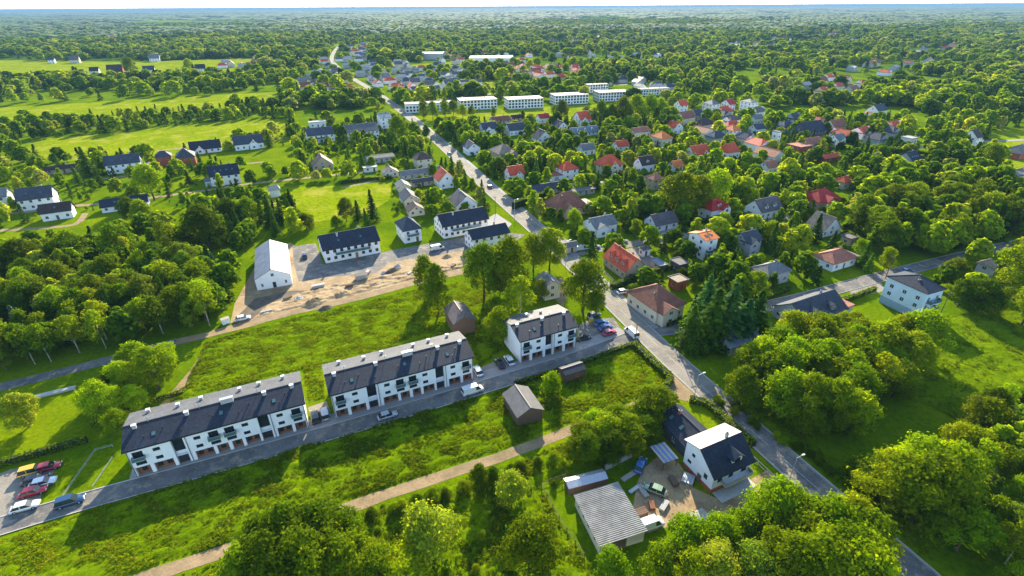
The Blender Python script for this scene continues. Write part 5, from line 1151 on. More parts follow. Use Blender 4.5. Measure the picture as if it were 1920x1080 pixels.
# ================================================================== hedges
def hedge(px, wd, hg, label, tint=(.75, .85, .8), world=False):
    pts = [Vector(G(*p)) for p in px]; r = np.random.default_rng(len(label) * 7 + int(px[0][0])); pos = []; nr = []; core = MB()
    for a, b_ in zip(pts[:-1], pts[1:]):
        L = (b_ - a).length; dr = (b_ - a) / L; nn = Vector((-dr.y, dr.x)); n_ = int(L * (hg * 2 + wd) * 9)
        s = r.uniform(0, L, n_); side_ = r.choice(3, n_, p=[.35, .35, .3])
        lump = .12 * np.sin(s * 2.1) + r.normal(size=n_) * .06
        t = np.where(side_ == 0, -wd / 2 - lump, np.where(side_ == 1, wd / 2 + lump, r.uniform(-wd / 2, wd / 2, n_)))
        z = np.where(side_ == 2, hg + lump * 1.6, r.uniform(.05, hg, n_))
        pos.append(np.stack([a.x - pts[0].x + dr.x * s + nn.x * t, a.y - pts[0].y + dr.y * s + nn.y * t, z], 1))
        sg = np.where(side_ == 0, -1, np.where(side_ == 1, 1, 0)); nr.append(np.stack([nn.x * sg, nn.y * sg, np.where(side_ == 2, 1, .25)], 1) + r.normal(size=(n_, 3)) * .45)
        A0, A1 = a - pts[0], b_ - pts[0]; q = [A0 + nn * (wd / 2 - .1), A1 + nn * (wd / 2 - .1), A1 - nn * (wd / 2 - .1), A0 - nn * (wd / 2 - .1)]
        core.loft([[(p.x, p.y, 0) for p in q], [(p.x, p.y, hg - .15) for p in q]])
    pos = np.concatenate(pos); nr = np.concatenate(nr)
    root = empty("hedge", (pts[0].x, pts[0].y, 0)); tag(root, label, "hedge")
    o = inst("foliage", leaf_mesh("hedge_foliage", pos, nr, r.uniform(.16, .3, len(pos)), r.random(len(pos)), L_tree, r), root); o.color = (*tint, 1)
    core.build("branches", plain("hedge_core", (.02, .035, .01), .95, .3, 2), root)
    for l in range(len(pts) - 1): BLOCK_LINES.append(([tuple(pts[l]), tuple(pts[l + 1])], wd / 2))
hedge([(965, 722), (1092, 682), (1183, 648)], 1.0, 1.1, "low hedge along the street below the short apartment block", (.8, .9, .8))
hedge([(1187, 648), (1232, 690), (1258, 712), (1248, 728)], 1.5, 1.5, "thick hedge at the meadow corner by the main road", (.9, 1, .8))
hedge([(1292, 752), (1325, 760), (1362, 792), (1412, 838)], 1.6, 1.5, "rounded hedge between the black house wing and the main road", (1.0, 1.1, .8))
hedge([(-30, 882), (60, 858), (165, 828)], 1.1, 1.6, "clipped thuja hedge above the left car park", (.75, .9, .8))
hedge([(1146, 543), (1200, 523), (1262, 503)], 1.6, 2.2, "tall clipped hedge between the red roof and the cream villa", (.7, .85, .8))
hedge([(1250, 612), (1288, 598)], 1.0, 1.4, "short hedge before the cream villa's side", (.7, .85, .8))
hedge([(962, 392), (1010, 375), (1030, 372)], 2.0, 3.4, "tall dark hedge along the main road by the russet roof", (.5, .62, .7))
hedge([(1110, 410), (1200, 385), (1235, 378)], 1.6, 1.8, "long hedge behind the white low-roofed house", (.55, .7, .7))
hedge([(1290, 425), (1360, 410), (1425, 404)], 1.6, 2.0, "dark hedge below the dark red hipped roof", (.55, .7, .7))
hedge([(905, 300), (950, 294), (985, 290)], 1.6, 2.2, "dark hedge left of the tan hip-roofed house", (.5, .65, .7))
hedge([(1225, 292), (1262, 285), (1300, 280)], 1.6, 1.6, "trimmed hedge before the orange-roofed house", (.7, .85, .8))
hedge([(1300, 268), (1340, 262), (1360, 258)], 2.2, 1.8, "wavy trimmed hedge right of the orange-roofed house", (.7, .85, .7))
hedge([(640, 345), (690, 338), (735, 336)], 1.4, 1.8, "garden hedge behind the left lawn", (.6, .75, .7))
hedge([(345, 735), (250, 765), (170, 800)], 0.9, 0.9, "low ragged hedge behind the left block", (1.0, 1.0, .7))
hedge([(1640, 545), (1600, 560), (1530, 580)], 1.2, 1.6, "hedge along the dark slate house's drive", (.6, .75, .7))
hedge([(1478, 545), (1440, 560), (1395, 572)], 1.4, 1.8, "dark hedge by the side road under the shingled bungalow", (.5, .65, .7))

for i, (u, v, a, b_, t, mt, nm, lb, ct) in enumerate([(655, 538, 2.4, 1.2, 1.0, M_wood, "pallet_stack", "brown pallets in the middle of the building site", "pallets"), (770, 512, 3.0, 1.0, .5, M_conc, "kerb_stack", "pale kerb stones at the right of the building site", "kerb stones"), (800, 505, 2.0, 1.4, .9, M_brick, "brick_stack", "red-brown brick stack near the tall upright trees", "bricks"), (540, 560, 2.6, 1.0, .6, M_wood, "plank_stack", "plank stack before the white gabled new building", "planks"), (690, 512, 2.2, 1.2, .8, M_sheet, "board_stack", "white insulation boards by the site paving", "boards"), (500, 585, 3.2, .8, .5, M_conc, "pipe_stack", "grey pipes at the left of the building site", "pipes"), (850, 500, 2.4, 1.0, .7, M_wood, "timber_stack", "timber stack at the right end of the site", "timber"), (1262, 905, 2.2, 1.2, .8, M_wood, "firewood_pile", "firewood beside the striped carport", "firewood"), (1245, 950, 2.6, 1.0, .5, M_conc, "block_pile", "grey blocks in the lower yard", "blocks"), (1222, 950, 1.8, 1.0, .6, M_brick, "brick_pile", "brown bricks behind the white-roofed truck", "bricks"), (1188, 920, 2.4, .7, .4, M_metal, "metal_pile", "scrap metal strips on the yard grass", "scrap")]):
    slab(u, v, 26 + i * 37 % 90, a, b_, t, mt, nm, lb, ct, 4)
# ================================================================== TREES
def unit(v): return v / (np.linalg.norm(v, axis=-1, keepdims=True) + 1e-9)
def crown_mesh(kind, seed, leaves, ls, mat):
    r = np.random.default_rng(seed); P_, N_, Vv = [], [], []
    z0, rad, nc, cr = {'b': (.18, .40, 20, .115), 'o': (.13, .25, 18, .09), 's': (.02, .48, 13, .19), 'k': (.36, .27, 13, .085)}[kind]
    cl = []
    for i in range(nc):
        t = (i + .5) / nc; t = t ** .85; a = i * 2.4 + r.uniform(-.6, .6)
        prof = math.sin(math.pi * min(1, .18 + .80 * t)) ** .7
        q = prof * rad * (1 - .25) * r.uniform(.55, 1.0) * (.35 if t > .9 else 1)
        cl.append((np.array([math.cos(a) * q, math.sin(a) * q, z0 + cr * .7 + (1 - z0 - cr * 1.5) * t]), cr * r.uniform(.65, 1.35)))
    cl.append((np.array([0, 0, z0 + (1 - z0) * .5]), cr * 1.5)); mid = np.array([0, 0, z0 + (1 - z0) * .42])
    wts = np.array([c[1] ** 2 for c in cl]); wts /= wts.sum()
    for (c, q), w_ in zip(cl, wts):
        n_ = int(leaves * w_); d_ = unit(r.normal(size=(n_, 3)) + unit(c - mid) * .55 + np.array([0, 0, .25]))
        rr = q * (1 + .16 * np.sin(d_[:, 0] * 5 + d_[:, 2] * 6 + seed) + r.normal(size=n_) * .10)
        sprig = r.random(n_) < .10; rr = np.where(sprig, rr * r.uniform(1.1, 1.45, n_), rr)
        rr = np.where((r.random(n_) < .2) & ~sprig, rr * r.uniform(.25, .92, n_), rr)
        p = c + d_ * rr[:, None] * np.array([1.08, 1.08, .92])
        P_.append(p); N_.append(d_ + r.normal(size=(n_, 3)) * .36); Vv.append(np.clip(r.normal((.45 + r.uniform(-.2, .2)), .16, n_), 0, 1))
    for i in range(int(leaves / 60)):          # feathery twigs beyond the clumps
        c, q = cl[r.integers(len(cl))]; d_ = unit(r.normal(size=3) + unit(c - mid) * .9 + np.array([0, 0, .35])); f = np.linspace(.95, r.uniform(1.25, 1.7), 6)
        P_.append(c + d_ * (q * f)[:, None] + np.array([0, 0, -1.0]) * ((f - .95) ** 2 * q * .5)[:, None] + r.normal(size=(6, 3)) * .006); N_.append(np.tile(d_ * .4 + np.array([0, 0, .7]), (6, 1)) + r.normal(size=(6, 3)) * .5); Vv.append(np.clip(r.normal(.6, .15, 6), 0, 1))
    P_ = np.concatenate(P_); N_ = np.concatenate(N_); Vv = np.concatenate(Vv)
    tr = {'b': .36, 'o': .215, 's': .46, 'k': .245}[kind]; zz = P_[:, 2]; lo, hi = np.percentile(zz, 1), np.percentile(zz, 99.3); P_[:, 2] = max(lo, .02) + (zz - lo) / (hi - lo) * (1 - max(lo, .02)); P_[:, :2] *= tr / np.percentile(np.hypot(P_[:, 0], P_[:, 1]), 93)
    N_ = unit(N_) + np.array([0, 0, .18])
    return leaf_mesh("crown", P_, N_, r.uniform(ls * .45, ls * 1.6, len(P_)), Vv, mat, r)
def fir_mesh(seed, tiers, per, ls, mat):
    r = np.random.default_rng(seed); P_, N_ = [], []
    for i in range(tiers):
        t = i / (tiers - 1); z = .07 + .90 * t; R0 = .225 * (1 - t) ** .85 + .012
        n_ = max(5, int(per * (1 - .75 * t)))
        for j in range(n_):
            a = r.uniform(0, 6.28); br = R0 * r.uniform(.75, 1.15)
            for f in np.linspace(.25, 1, 5):
                P_.append((math.cos(a) * br * f + r.normal() * .008, math.sin(a) * br * f + r.normal() * .008, z + .035 * (1 - f) - .03 * f + r.normal() * .006)); N_.append((math.cos(a) * .55 + r.normal() * .35, math.sin(a) * .55 + r.normal() * .35, .8))
    P_ = np.array(P_); return leaf_mesh("crown", P_, np.array(N_), r.uniform(ls * .7, ls * 1.3, len(P_)), np.clip(r.normal(.45, .2, len(P_)), 0, 1), mat, r)
def trunk_mesh(kind, seed, mat):
    r = random.Random(seed); q = MB(); top = {'b': .62, 'o': .7, 's': .3, 'k': .85, 'c': .93}[kind]; r0 = {'b': .022, 'o': .016, 's': .02, 'k': .011, 'c': .014}[kind]
    pts = [(0, 0, 0), (r.uniform(-.01, .01), r.uniform(-.01, .01), top * .45), (r.uniform(-.02, .02), r.uniform(-.02, .02), top)]
    q.tube((0, 0, -.005), (0, 0, .03), r0 * 1.5, r0 * 1.02, 7); q.tube((0, 0, .029), pts[1], r0, r0 * .75, 7); q.tube(pts[1], pts[2], r0 * .75, r0 * .25, 7)
    if kind != 'c':
        for i in range(5):
            a = i * 1.3 + r.random(); z = top * r.uniform(.35, .75); ln = .24 if kind == 'b' else .15
            q.tube((0, 0, z), (math.cos(a) * ln, math.sin(a) * ln, z + ln * r.uniform(.6, 1.1)), r0 * .42, r0 * .12, 5)
    return q.mesh("trunk", mat, True)
CR = {k: [crown_mesh(k, 100 + i * 7 + ord(k), lv, ls, L_tree) for i in range(n_)] for k, n_, lv, ls in (('b', 9, 8200, .0168), ('o', 3, 5000, .0165), ('s', 3, 5200, .026), ('k', 3, 2200, .019))}
CR['c'] = [fir_mesh(40 + i, 24, 17, .030, L_fir) for i in range(3)]
TK = {k: [trunk_mesh(k, 5 + i, M_birch if k == 'k' else M_trunk) for i in range(2)] for k in 'boskc'}
TINT = {'dark green': (.50, .60, .75), 'green': (.85, .92, .9), 'bright green': (1.2, 1.22, 1.0), 'yellow-green': (1.3, 1.4, 1.0), 'pale olive': (1.15, 1.12, 16), 'blue-green': (.7, .95, 5)}
TN = list(TINT); KN = {'b': 'broadleaf tree', 'o': 'upright tree', 's': 'shrub', 'k': 'slender birch', 'c': 'spruce'}
TREES = []   # dict list
def add(x, y, h, kind, tint, where=None, wf=1.0, label=None, own=False): TREES.append(dict(x=x, y=y, h=h, k=kind, t=tint, where=where, wf=wf, label=label, own=own))
# ---- trees the photograph shows singly: (u, base v, top v, kind, tint, width factor, label or None)
for u, vb, vt, kd, tn, wf, lb in [
    (1092, 582, 487, 'b', 1, .95, "lone green tree with bare trunk beside the main road above the corner car park"), (1116, 592, 548, 'b', 1, .9, "smaller green tree leaning right beside the lone roadside tree"),
    (800, 560, 480, 'o', 1, 1.0, "left of two tall upright trees at the right end of the earth site"), (822, 590, 497, 'o', 0, 1.15, "dark upright tree at the meadow edge by the earth site"),
    (908, 560, 458, 'b', 1, .95, "leftmost broad tree in the clump above the short apartment block"), (955, 552, 445, 'b', 1, .95, "tallest green tree in the clump above the short apartment block"), (1000, 508, 440, 'b', 1, .95, "green tree at the back of the clump by the main road"), (1030, 506, 430, 'b', 2, .9, "rightmost bright tree of the clump by the main road"),
    (975, 600, 520, 'k', 1, 1.3, "thin tree standing close behind the short apartment block"), (938, 545, 490, 'b', 1, .9, "inner green tree of the clump above the short apartment block"), (1015, 560, 525, 'b', 1, 1, "small tree right of the clump near the pale yard"),
    (935, 642, 577, 'b', 2, .95, "round bright tree left of the short apartment block"), (1036, 735, 699, 's', 2, .9, "small bright bush beside the small black-roofed shed"),
    (505, 1045, 972, 'b', 0, 1.1, "dark tree at the left front of the bottom clump below the track"), (560, 1052, 952, 'b', 0, 1.15, "tallest dark tree of the bottom clump below the track"), (612, 1046, 948, 'b', 0, 1.1, "dark tree at the right front of the bottom clump below the track"), (655, 1040, 968, 'b', 1, 1.0, "green tree at the right end of the bottom clump"), (530, 1098, 1005, 'b', 0, 1.15, "dark tree at the lower left of the bottom clump"), (592, 1102, 1002, 'b', 1, 1.15, "green tree at the lower middle of the bottom clump"), (655, 1100, 1015, 'b', 1, 1.1, "green tree at the lower right of the bottom clump"), (470, 1100, 1030, 'b', 1, 1.1, None), (715, 1105, 1035, 'b', 2, 1.0, "bright low tree at the bottom edge below the track"), (760, 1110, 1055, 's', 2, 1.2, None),
    (797, 1032, 956, 's', 4, .95, "large pale round bush standing alone below the sand track"), (960, 938, 888, 's', 4, .95, "smaller pale round bush near the fence corner"), (992, 1082, 978, 'b', 0, .85, "dark tree standing alone at the bottom centre"), (900, 925, 872, 'o', 0, 1.2, "left dark upright bush below the sand track"), (925, 918, 876, 'o', 0, 1.2, "right dark upright bush below the sand track"),
    (705, 1052, 1015, 's', 1, .8, "small round shrub right of the huge bottom tree"), (1145, 1085, 1035, 's', 1, .9, "green bush at the near end of the corrugated shed"),
    (1115, 812, 774, 'b', 2, 1.35, "far left tree of the big clump between the track and the yard"), (1155, 808, 764, 'b', 1, 1.35, "far middle tree of the big clump between the track and the yard"), (1195, 800, 760, 'b', 1, 1.35, "far right tree of the big clump between the track and the yard"), (1226, 792, 730, 'b', 1, 1.35, "farthest tree of the big clump between the track and the yard"), (1092, 836, 794, 'b', 1, 1.35, "middle-row left tree of the big clump between the track and the yard"), (1134, 836, 785, 'b', 2, 1.35, "middle-row centre tree of the big clump between the track and the yard"), (1174, 830, 780, 'b', 1, 1.35, "middle-row right tree of the big clump between the track and the yard"), (1208, 826, 784, 'b', 0, 1.35, "rightmost low tree of the big clump between the track and the yard"), (1104, 862, 816, 'b', 1, 1.35, "front left tree of the big clump between the track and the yard"), (1146, 864, 814, 'b', 0, 1.35, "front centre tree of the big clump between the track and the yard"), (1182, 854, 812, 'b', 1, 1.35, "front right tree of the big clump between the track and the yard"), (1078, 858, 825, 'b', 1, 1.35, "small outer left tree of the big clump between the track and the yard"),
    (1280, 1052, 978, 'b', 1, 1.0, "round tree at the lower left of the roadside grove"), (1345, 1048, 978, 'b', 1, 1.1, "dark round tree in the lower roadside grove"), (1438, 1005, 905, 'b', 2, .95, "bright tree right below the white gabled house"), (1400, 1105, 1030, 'b', 4, 1.1, "pale tree at the bottom edge of the roadside grove"), (1485, 1060, 970, 'b', 2, 1, "bright tree at the bottom of the roadside grove"), (1530, 1045, 940, 'b', 1, 1.0, "tall tree overhanging the main road at the bottom"), (1598, 1066, 968, 'b', 1, 1.0, "big tree hiding the main road at the bottom right"), (1500, 1022, 938, 'b', 1, .95, "green tree left of the road-hiding ones"), (1450, 1110, 1015, 'b', 1, 1, "green tree on the bottom edge left of the road"), (1330, 1110, 1035, 'b', 4, 1.1, "pale olive tree at the bottom edge beside the pale one"), (1245, 1080, 1030, 's', 1, 1, "shrub at the lower left of the roadside grove"), (1570, 1035, 942, 'b', 2, .95, "bright crown between the road-hiding trees"), (1570, 1110, 1000, 'b', 1, 1, None), (1580, 1130, 1020, 'b', 2, 1, None), (1510, 1120, 1010, 'b', 2, 1, None), (1385, 1030, 960, 'b', 1, 1, None), (1290, 1110, 1040, 'b', 2, 1, None),
    (1190, 447, 412, 'b', 2, .9, "lone round tree with dark trunk on the upper street"), (1075, 430, 393, 'b', 3, 1, "round yellowish tree beside the white low-roofed house"),
    (1290, 650, 572, 'c', 1, 1.4, None), (1328, 648, 540, 'c', 1, 1.5, "tallest dark spruce at the side road junction"), (1358, 640, 530, 'c', 5, 1.5, "blue-green spruce at the side road junction"), (1388, 642, 560, 'c', 5, 1.6, "right-hand blue spruce at the side road junction"), (1410, 630, 545, 'c', 1, 1.4, None), (1300, 662, 600, 'c', 1, 1.4, None), (1318, 600, 515, 'c', 5, 1.3, "broad blue spruce behind the brown-hipped villa"),
    (1295, 520, 485, 'c', 1, 1.1, None), (1525, 455, 400, 'c', 0, 1.1, None), (1490, 420, 380, 'c', 0, 1.1, None), (700, 415, 355, 'c', 0, 1.0, "tall dark spruce on the lawn behind the new duplex"), (688, 430, 390, 'c', 1, 1.0, "smaller spruce in front of the tall lawn spruce"), (650, 415, 372, 'b', 0, .9, "dark round tree left of the tall lawn spruce"), (672, 412, 375, 'c', 0, 1.3, None), (630, 428, 405, 's', 1, 1, None),
    (1415, 560, 510, 'b', 3, .95, "bright yellow-green tree left of the grey shingle bungalow"), (1440, 520, 490, 'b', 3, .9, "yellow-green tree behind the grey shingle bungalow"), (1608, 480, 448, 'b', 3, .9, "round yellow-green tree right of the terracotta bungalow"), (1655, 510, 465, 'b', 2, .8, "bright tree beside the side road left of the pale blue house"), (1440, 455, 415, 'b', 2, .9, "bright tree right of the slate-roofed grey house"), (1420, 500, 475, 'b', 2, .9, None),
    (1780, 530, 485, 'b', 1, 1, "round tree right of the tall pale blue house"), (1800, 540, 500, 'o', 1, 1.1, None), (1795, 575, 525, 'b', 0, 1, None), (1830, 585, 525, 'b', 0, 1.1, "dark round tree at the edge of the right field"), (1870, 590, 540, 'b', 1, 1, None), (1905, 560, 450, 'b', 1, 1.0, "big tree at the right edge by the small grey house"), (1915, 610, 530, 'b', 2, 1, "bright tree at the right edge above the field"),
    (55, 800, 740, 'b', 4, 1.15, "pale loose tree on the left garden lawn"), (268, 705, 645, 'b', 3, 1.1, "yellow-green tree at the bend of the grey lane"), (240, 735, 680, 'b', 3, 1, "yellow bush left of the lane-bend tree"), (300, 730, 655, 'b', 1, 1.1, "green tree right of the lane-bend yellow ones"), (320, 690, 645, 'b', 3, 1, "small yellow-green tree nearest the dirt road bend"), (205, 790, 720, 'b', 2, 1, "bright tree behind the left apartment block's far end"), (230, 815, 770, 'b', 2, 1, "bright tree against the left apartment block's end"), (190, 760, 715, 's', 2, 1, None), (260, 770, 725, 'b', 2, 1, None), (215, 740, 700, 'b', 0, 1, None),
    (235, 500, 420, 'b', 1, 1.1, "spreading tree with visible limbs on the left lawn edge"), (320, 480, 415, 'k', 1, 1.1, "slender pale tree on the left lawn"), (395, 470, 385, 'b', 0, 1.1, "broad dark tree left of the white gabled building"), (440, 430, 372, 'b', 0, 1, None), (470, 420, 370, 'b', 1, 1, None), (510, 425, 365, 'c', 0, 1.2, None), (530, 420, 372, 'c', 0, 1.1, None), (555, 430, 392, 'b', 0, 1, None), (575, 428, 400, 's', 0, 1, None), (290, 375, 308, 'b', 2, 1.1, "broad bright tree in the middle of the left estate"), (355, 345, 318, 'c', 1, 1.3, "cone-shaped tree left of the orange-door house"), (170, 330, 275, 'c', 1, 1.2, "tall conifer left of the glass-bay house"), (110, 500, 448, 'b', 1, 1.2, None), (60, 520, 450, 'b', 0, 1.2, None), (150, 510, 435, 'b', 1, 1.2, None), (250, 415, 370, 'b', 0, 1.2, None), (275, 425, 375, 'b', 1, 1, None),
    (748, 270, 218, 'b', 1, .95, "big dark tree beside the main road left of the long bend"), (248, 142, 108, 'b', 0, 1.1, "dark round tree alone on the far left fields"), (358, 140, 110, 'b', 2, 1, "bright round tree on the far left fields"), (1270, 410, 325, 'b', 1, 1.1, "broad tree left in the tall pair above the dark red hipped roof"), (1335, 395, 318, 'b', 2, 1.1, "broad bright tree right in the tall pair above the dark red hipped roof"), (1230, 405, 360, 'b', 1, 1, None), (1300, 400, 330, 'b', 1, 1, None),
    (1385, 760, 690, 'b', 1, 1, None), (1655, 960, 862, 'b', 2, 1.0, "left bright tree of the group across the main road at lower right"), (1705, 980, 862, 'b', 1, 1.1, "front tree of the group across the main road at lower right"), (1690, 935, 826, 'b', 2, .95, "tallest bright tree of the group across the main road at lower right"), (1742, 955, 838, 'b', 2, .95, "right bright tree of the group across the main road at lower right"), (1640, 925, 860, 's', 0, 1.2, None), (1612, 905, 865, 's', 0, 1.2, None), (795, 222, 184, 'o', 1, 1.2, None), (812, 224, 190, 'b', 2, 1.0, None), (835, 220, 183, 'o', 2, 1.2, None), (850, 216, 188, 'b', 1, 1.0, None), (868, 222, 195, 'b', 3, 0.9, None), (885, 220, 198, 'b', 1, 0.9, None), (925, 222, 200, 'o', 1, 1.0, None), (1052, 226, 188, 'b', 0, 1.0, None), (1040, 220, 196, 'b', 1, 1.0, None), (1125, 232, 188, 'b', 1, 1.0, None), (1145, 235, 195, 'b', 0, 1.0, None), (1165, 236, 182, 'b', 1, 1.0, None), (1190, 232, 178, 'b', 2, 1.0, None), (1215, 228, 176, 'b', 1, 1.0, None), (1235, 225, 184, 'b', 2, 1.0, None), (1100, 228, 200, 's', 1, 1.2, None), (980, 226, 206, 'o', 0, 1.0, None), (1850, 320, 270, 'b', 1, 1, "tree on the bright right-hand field"),
]:
    X, Y = G(u, vb); add(X, Y, max(1.5, solve_h(X, Y, vt)), kd, TN[tn], None, wf, lb, True)
# spruce row etc.
NROW = [(30, 690, 330, 622, 6, 'k', "along the front of the dense wood by the lane", 9, 12), (1420, 745, 1600, 790, 6, 'k', "at the front of the bright wood across the road", 9, 12), (690, 978, 1050, 862, 13, 's', "in the row below the sand track", 2.0, 3.4), (70, 962, 60, 960, 0, 's', "", 1, 2), (1330, 745, 1640, 935, 14, 's', "on the bank between the main road and the wood", 1.2, 2.4), (440, 470, 470, 455, 3, 'b', "hugging the left side of the white gabled building", 6, 9), (400, 590, 440, 500, 7, 'b', "at the wood edge beside the earth site", 7, 10)]
for u0, v0, u1, v1, n_, kd, wh, h0, h1 in NROW:
    for i in range(n_):
        t = (i + random.uniform(.2, .8)) / n_; X, Y = G(u0 + (u1 - u0) * t + random.uniform(-6, 6), v0 + (v1 - v0) * t + random.uniform(-3, 3)); add(X, Y, random.uniform(h0, h1), kd, random.choice(TN[:3]), wh, random.uniform(.9, 1.25))

def blocked(X, Y, rad, roads=True):
    for f in FOOT:
        dx, dy = X - f[0], Y - f[1]
        if dx * dx + dy * dy > 1200: continue
        c, s = math.cos(f[2]), math.sin(f[2])
        if abs(dx * c + dy * s) < f[3] / 2 + rad and abs(-dx * s + dy * c) < f[4] / 2 + rad: return True
    for l, hw in BLOCK_LINES:
        for i in range(len(l) - 1):
            if abs(l[i][0] - X) < 45 and abs(l[i][1] - Y) < 45 and seg_dist(X, Y, l[i], l[i + 1]) < hw + rad * .55: return True
    return any(math.hypot(X - c_[0], Y - c_[1]) < rad + 2 for c_ in CARPOS)
def covers(X, Y, h, wf, lim=.22):
    ub, vb = P(X, Y, 0); ut, vt = P(X, Y, h); hw = (vb - vt) * .36 * wf
    for b in BBOX:
        if b[4] < Y - 2: continue
        ox = min(ub + hw, b[2]) - max(ub - hw, b[0]); oy = min(vb, b[3]) - max(vt, b[1])
        if ox > 0 and oy > 0 and ox * oy > lim * (b[2] - b[0]) * (b[3] - b[1]): return True
    return False
GRID = {}
def far_enough(X, Y, d_):
    k = (int(X // 8), int(Y // 8))
    for a in (-1, 0, 1):
        for b_ in (-1, 0, 1):
            for (x, y) in GRID.get((k[0] + a, k[1] + b_), ()):
                if (x - X) ** 2 + (y - Y) ** 2 < d_ * d_: return False
    GRID.setdefault(k, []).append((X, Y)); return True
for t in TREES: far_enough(t['x'], t['y'], .1)
def zone(px, spacing, h0, h1, kinds, tints, where, ignore_open=False, lim=.22, wf=(.9, 1.2)):
    poly = [G(*p) for p in px]; x0, x1 = min(p[0] for p in poly), max(p[0] for p in poly); y0, y1 = min(p[1] for p in poly), max(p[1] for p in poly)
    for _ in range(int((x1 - x0) * (y1 - y0) / spacing ** 2 * 2.2)):
        X, Y = random.uniform(x0, x1), random.uniform(y0, y1)
        if not inside(poly, X, Y): continue
        if not ignore_open and any(inside(o_, X, Y) for o_ in OPEN): continue
        kd = random.choice(kinds); h = random.uniform(h0, h1) * (1 if kd in 'bok' else (1.05 if kd == 'c' else .3))
        w_ = random.uniform(*wf)
        if blocked(X, Y, 1.1 if kd == 's' else h * .2) or covers(X, Y, h, w_, lim): continue
        if not far_enough(X, Y, spacing * (.8 if kd != 's' else .45)): continue
        uq, vq = P(X, Y); pu = sorted(p_[0] for p_ in px); pv_ = sorted(p_[1] for p_ in px); fu = (max(uq, 0) - max(pu[0], 0)) / (min(pu[-1], 1920) - max(pu[0], 0)); fv = (vq - pv_[0]) / (min(pv_[-1], 1080) - pv_[0])
        add(X, Y, h, kd, TN[random.choice(tints)], where + ", " + ("back " if fv < .4 else "middle " if fv < .7 else "front ") + ("left" if fu < .33 else "centre" if fu < .67 else "right"), w_)
zone([(-120, 715), (0, 700), (100, 680), (200, 660), (330, 630), (415, 605), (432, 560), (432, 515), (400, 505), (330, 515), (280, 500), (130, 500), (0, 530), (-120, 560)], 4.2, 8.5, 13, 'bbbbbokc', [0, 0, 1, 1, 2, 2, 4], "in the dense wood along the grey lane", True, wf=(.75, 1.15))
zone([(1350, 680), (1385, 722), (1450, 778), (1530, 842), (1590, 815), (1650, 762), (1705, 735), (1735, 700), (1710, 655), (1600, 648), (1480, 652)], 4.4, 9.5, 14, 'bbbbk', [1, 2, 2, 2], "in the bright wood across the main road")
zone([(1690, 975), (1700, 940), (1740, 900), (1780, 850), (1850, 790), (1920, 750), (2040, 760), (2040, 1160), (1900, 1160), (1835, 1085), (1760, 1020)], 4.2, 7.5, 10.5, 'bbbbook', [0, 1, 1, 2, 2, 4], "in the lower right wood", True)
zone([(1600, 455), (1640, 480), (1740, 480), (1850, 455), (1990, 440), (1990, 345), (1860, 345), (1740, 372), (1690, 330), (1610, 375), (1575, 420)], 5.0, 10, 15, 'bbbbbo', [0, 0, 1, 1, 2], "in the dark wood above the side road")
zone([(345, 470), (430, 475), (480, 450), (575, 440), (560, 400), (520, 380), (440, 375), (370, 400)], 5.5, 8, 12, 'bbc', [0, 0, 1], "in the dark copse behind the white gabled building", True)
zone([(-60, 500), (130, 470), (300, 430), (350, 440), (300, 500), (0, 520)], 7.5, 8, 12, 'bb', [0, 1, 1, 2], "in the ragged grove on the left lawn", True)
zone([(760, 245), (1240, 225), (1700, 225), (1700, 330), (1600, 380), (1600, 480), (1640, 520), (1440, 590), (1290, 640), (1250, 600), (1060, 470), (860, 290)], 5.4, 6, 11.5, 'bbbbbbboccss', [0, 0, 1, 1, 1, 2, 2, 3], "in the gardens right of the main road", wf=(1.0, 1.35), lim=.17)
zone([(540, 300), (580, 232), (740, 222), (930, 395), (900, 420), (740, 400), (690, 340), (560, 340)], 6.4, 5, 10, 'bbbbcss', [0, 1, 1, 2, 3], "in the gardens left of the main road", wf=(1.0, 1.35), lim=.17)
zone([(-60, 345), (0, 240), (80, 215), (540, 205), (560, 260), (540, 335), (330, 345), (100, 350)], 7.6, 5, 11, 'bbbbbbcs', [0, 1, 1, 2, 3], "around the left estate by the field", wf=(1.0, 1.35))
zone([(-60, 350), (330, 345), (540, 345), (380, 400), (120, 440), (-60, 460)], 7.0, 4, 9, 'bbbsss', [0, 1, 2, 3], "in the left estate gardens", False)
zone([(1640, 300), (1760, 240), (1990, 225), (1990, 345), (1860, 350), (1740, 370), (1690, 330)], 8, 7, 13, 'bbbo', [0, 1, 2], "around the bright right-hand field")
zone([(1740, 520), (1900, 470), (1990, 470), (1990, 590), (1850, 570), (1790, 570)], 7, 6, 11, 'bbs', [0, 1, 1], "between the side road and the right field")
zone([(400, 1100), (690, 960), (900, 900), (1060, 850), (1070, 880), (1000, 960), (1040, 1130), (420, 1140)], 6.5, 3.5, 7, 's', [1, 2, 2, 3], "on the rough ground below the sand track", True, .9)

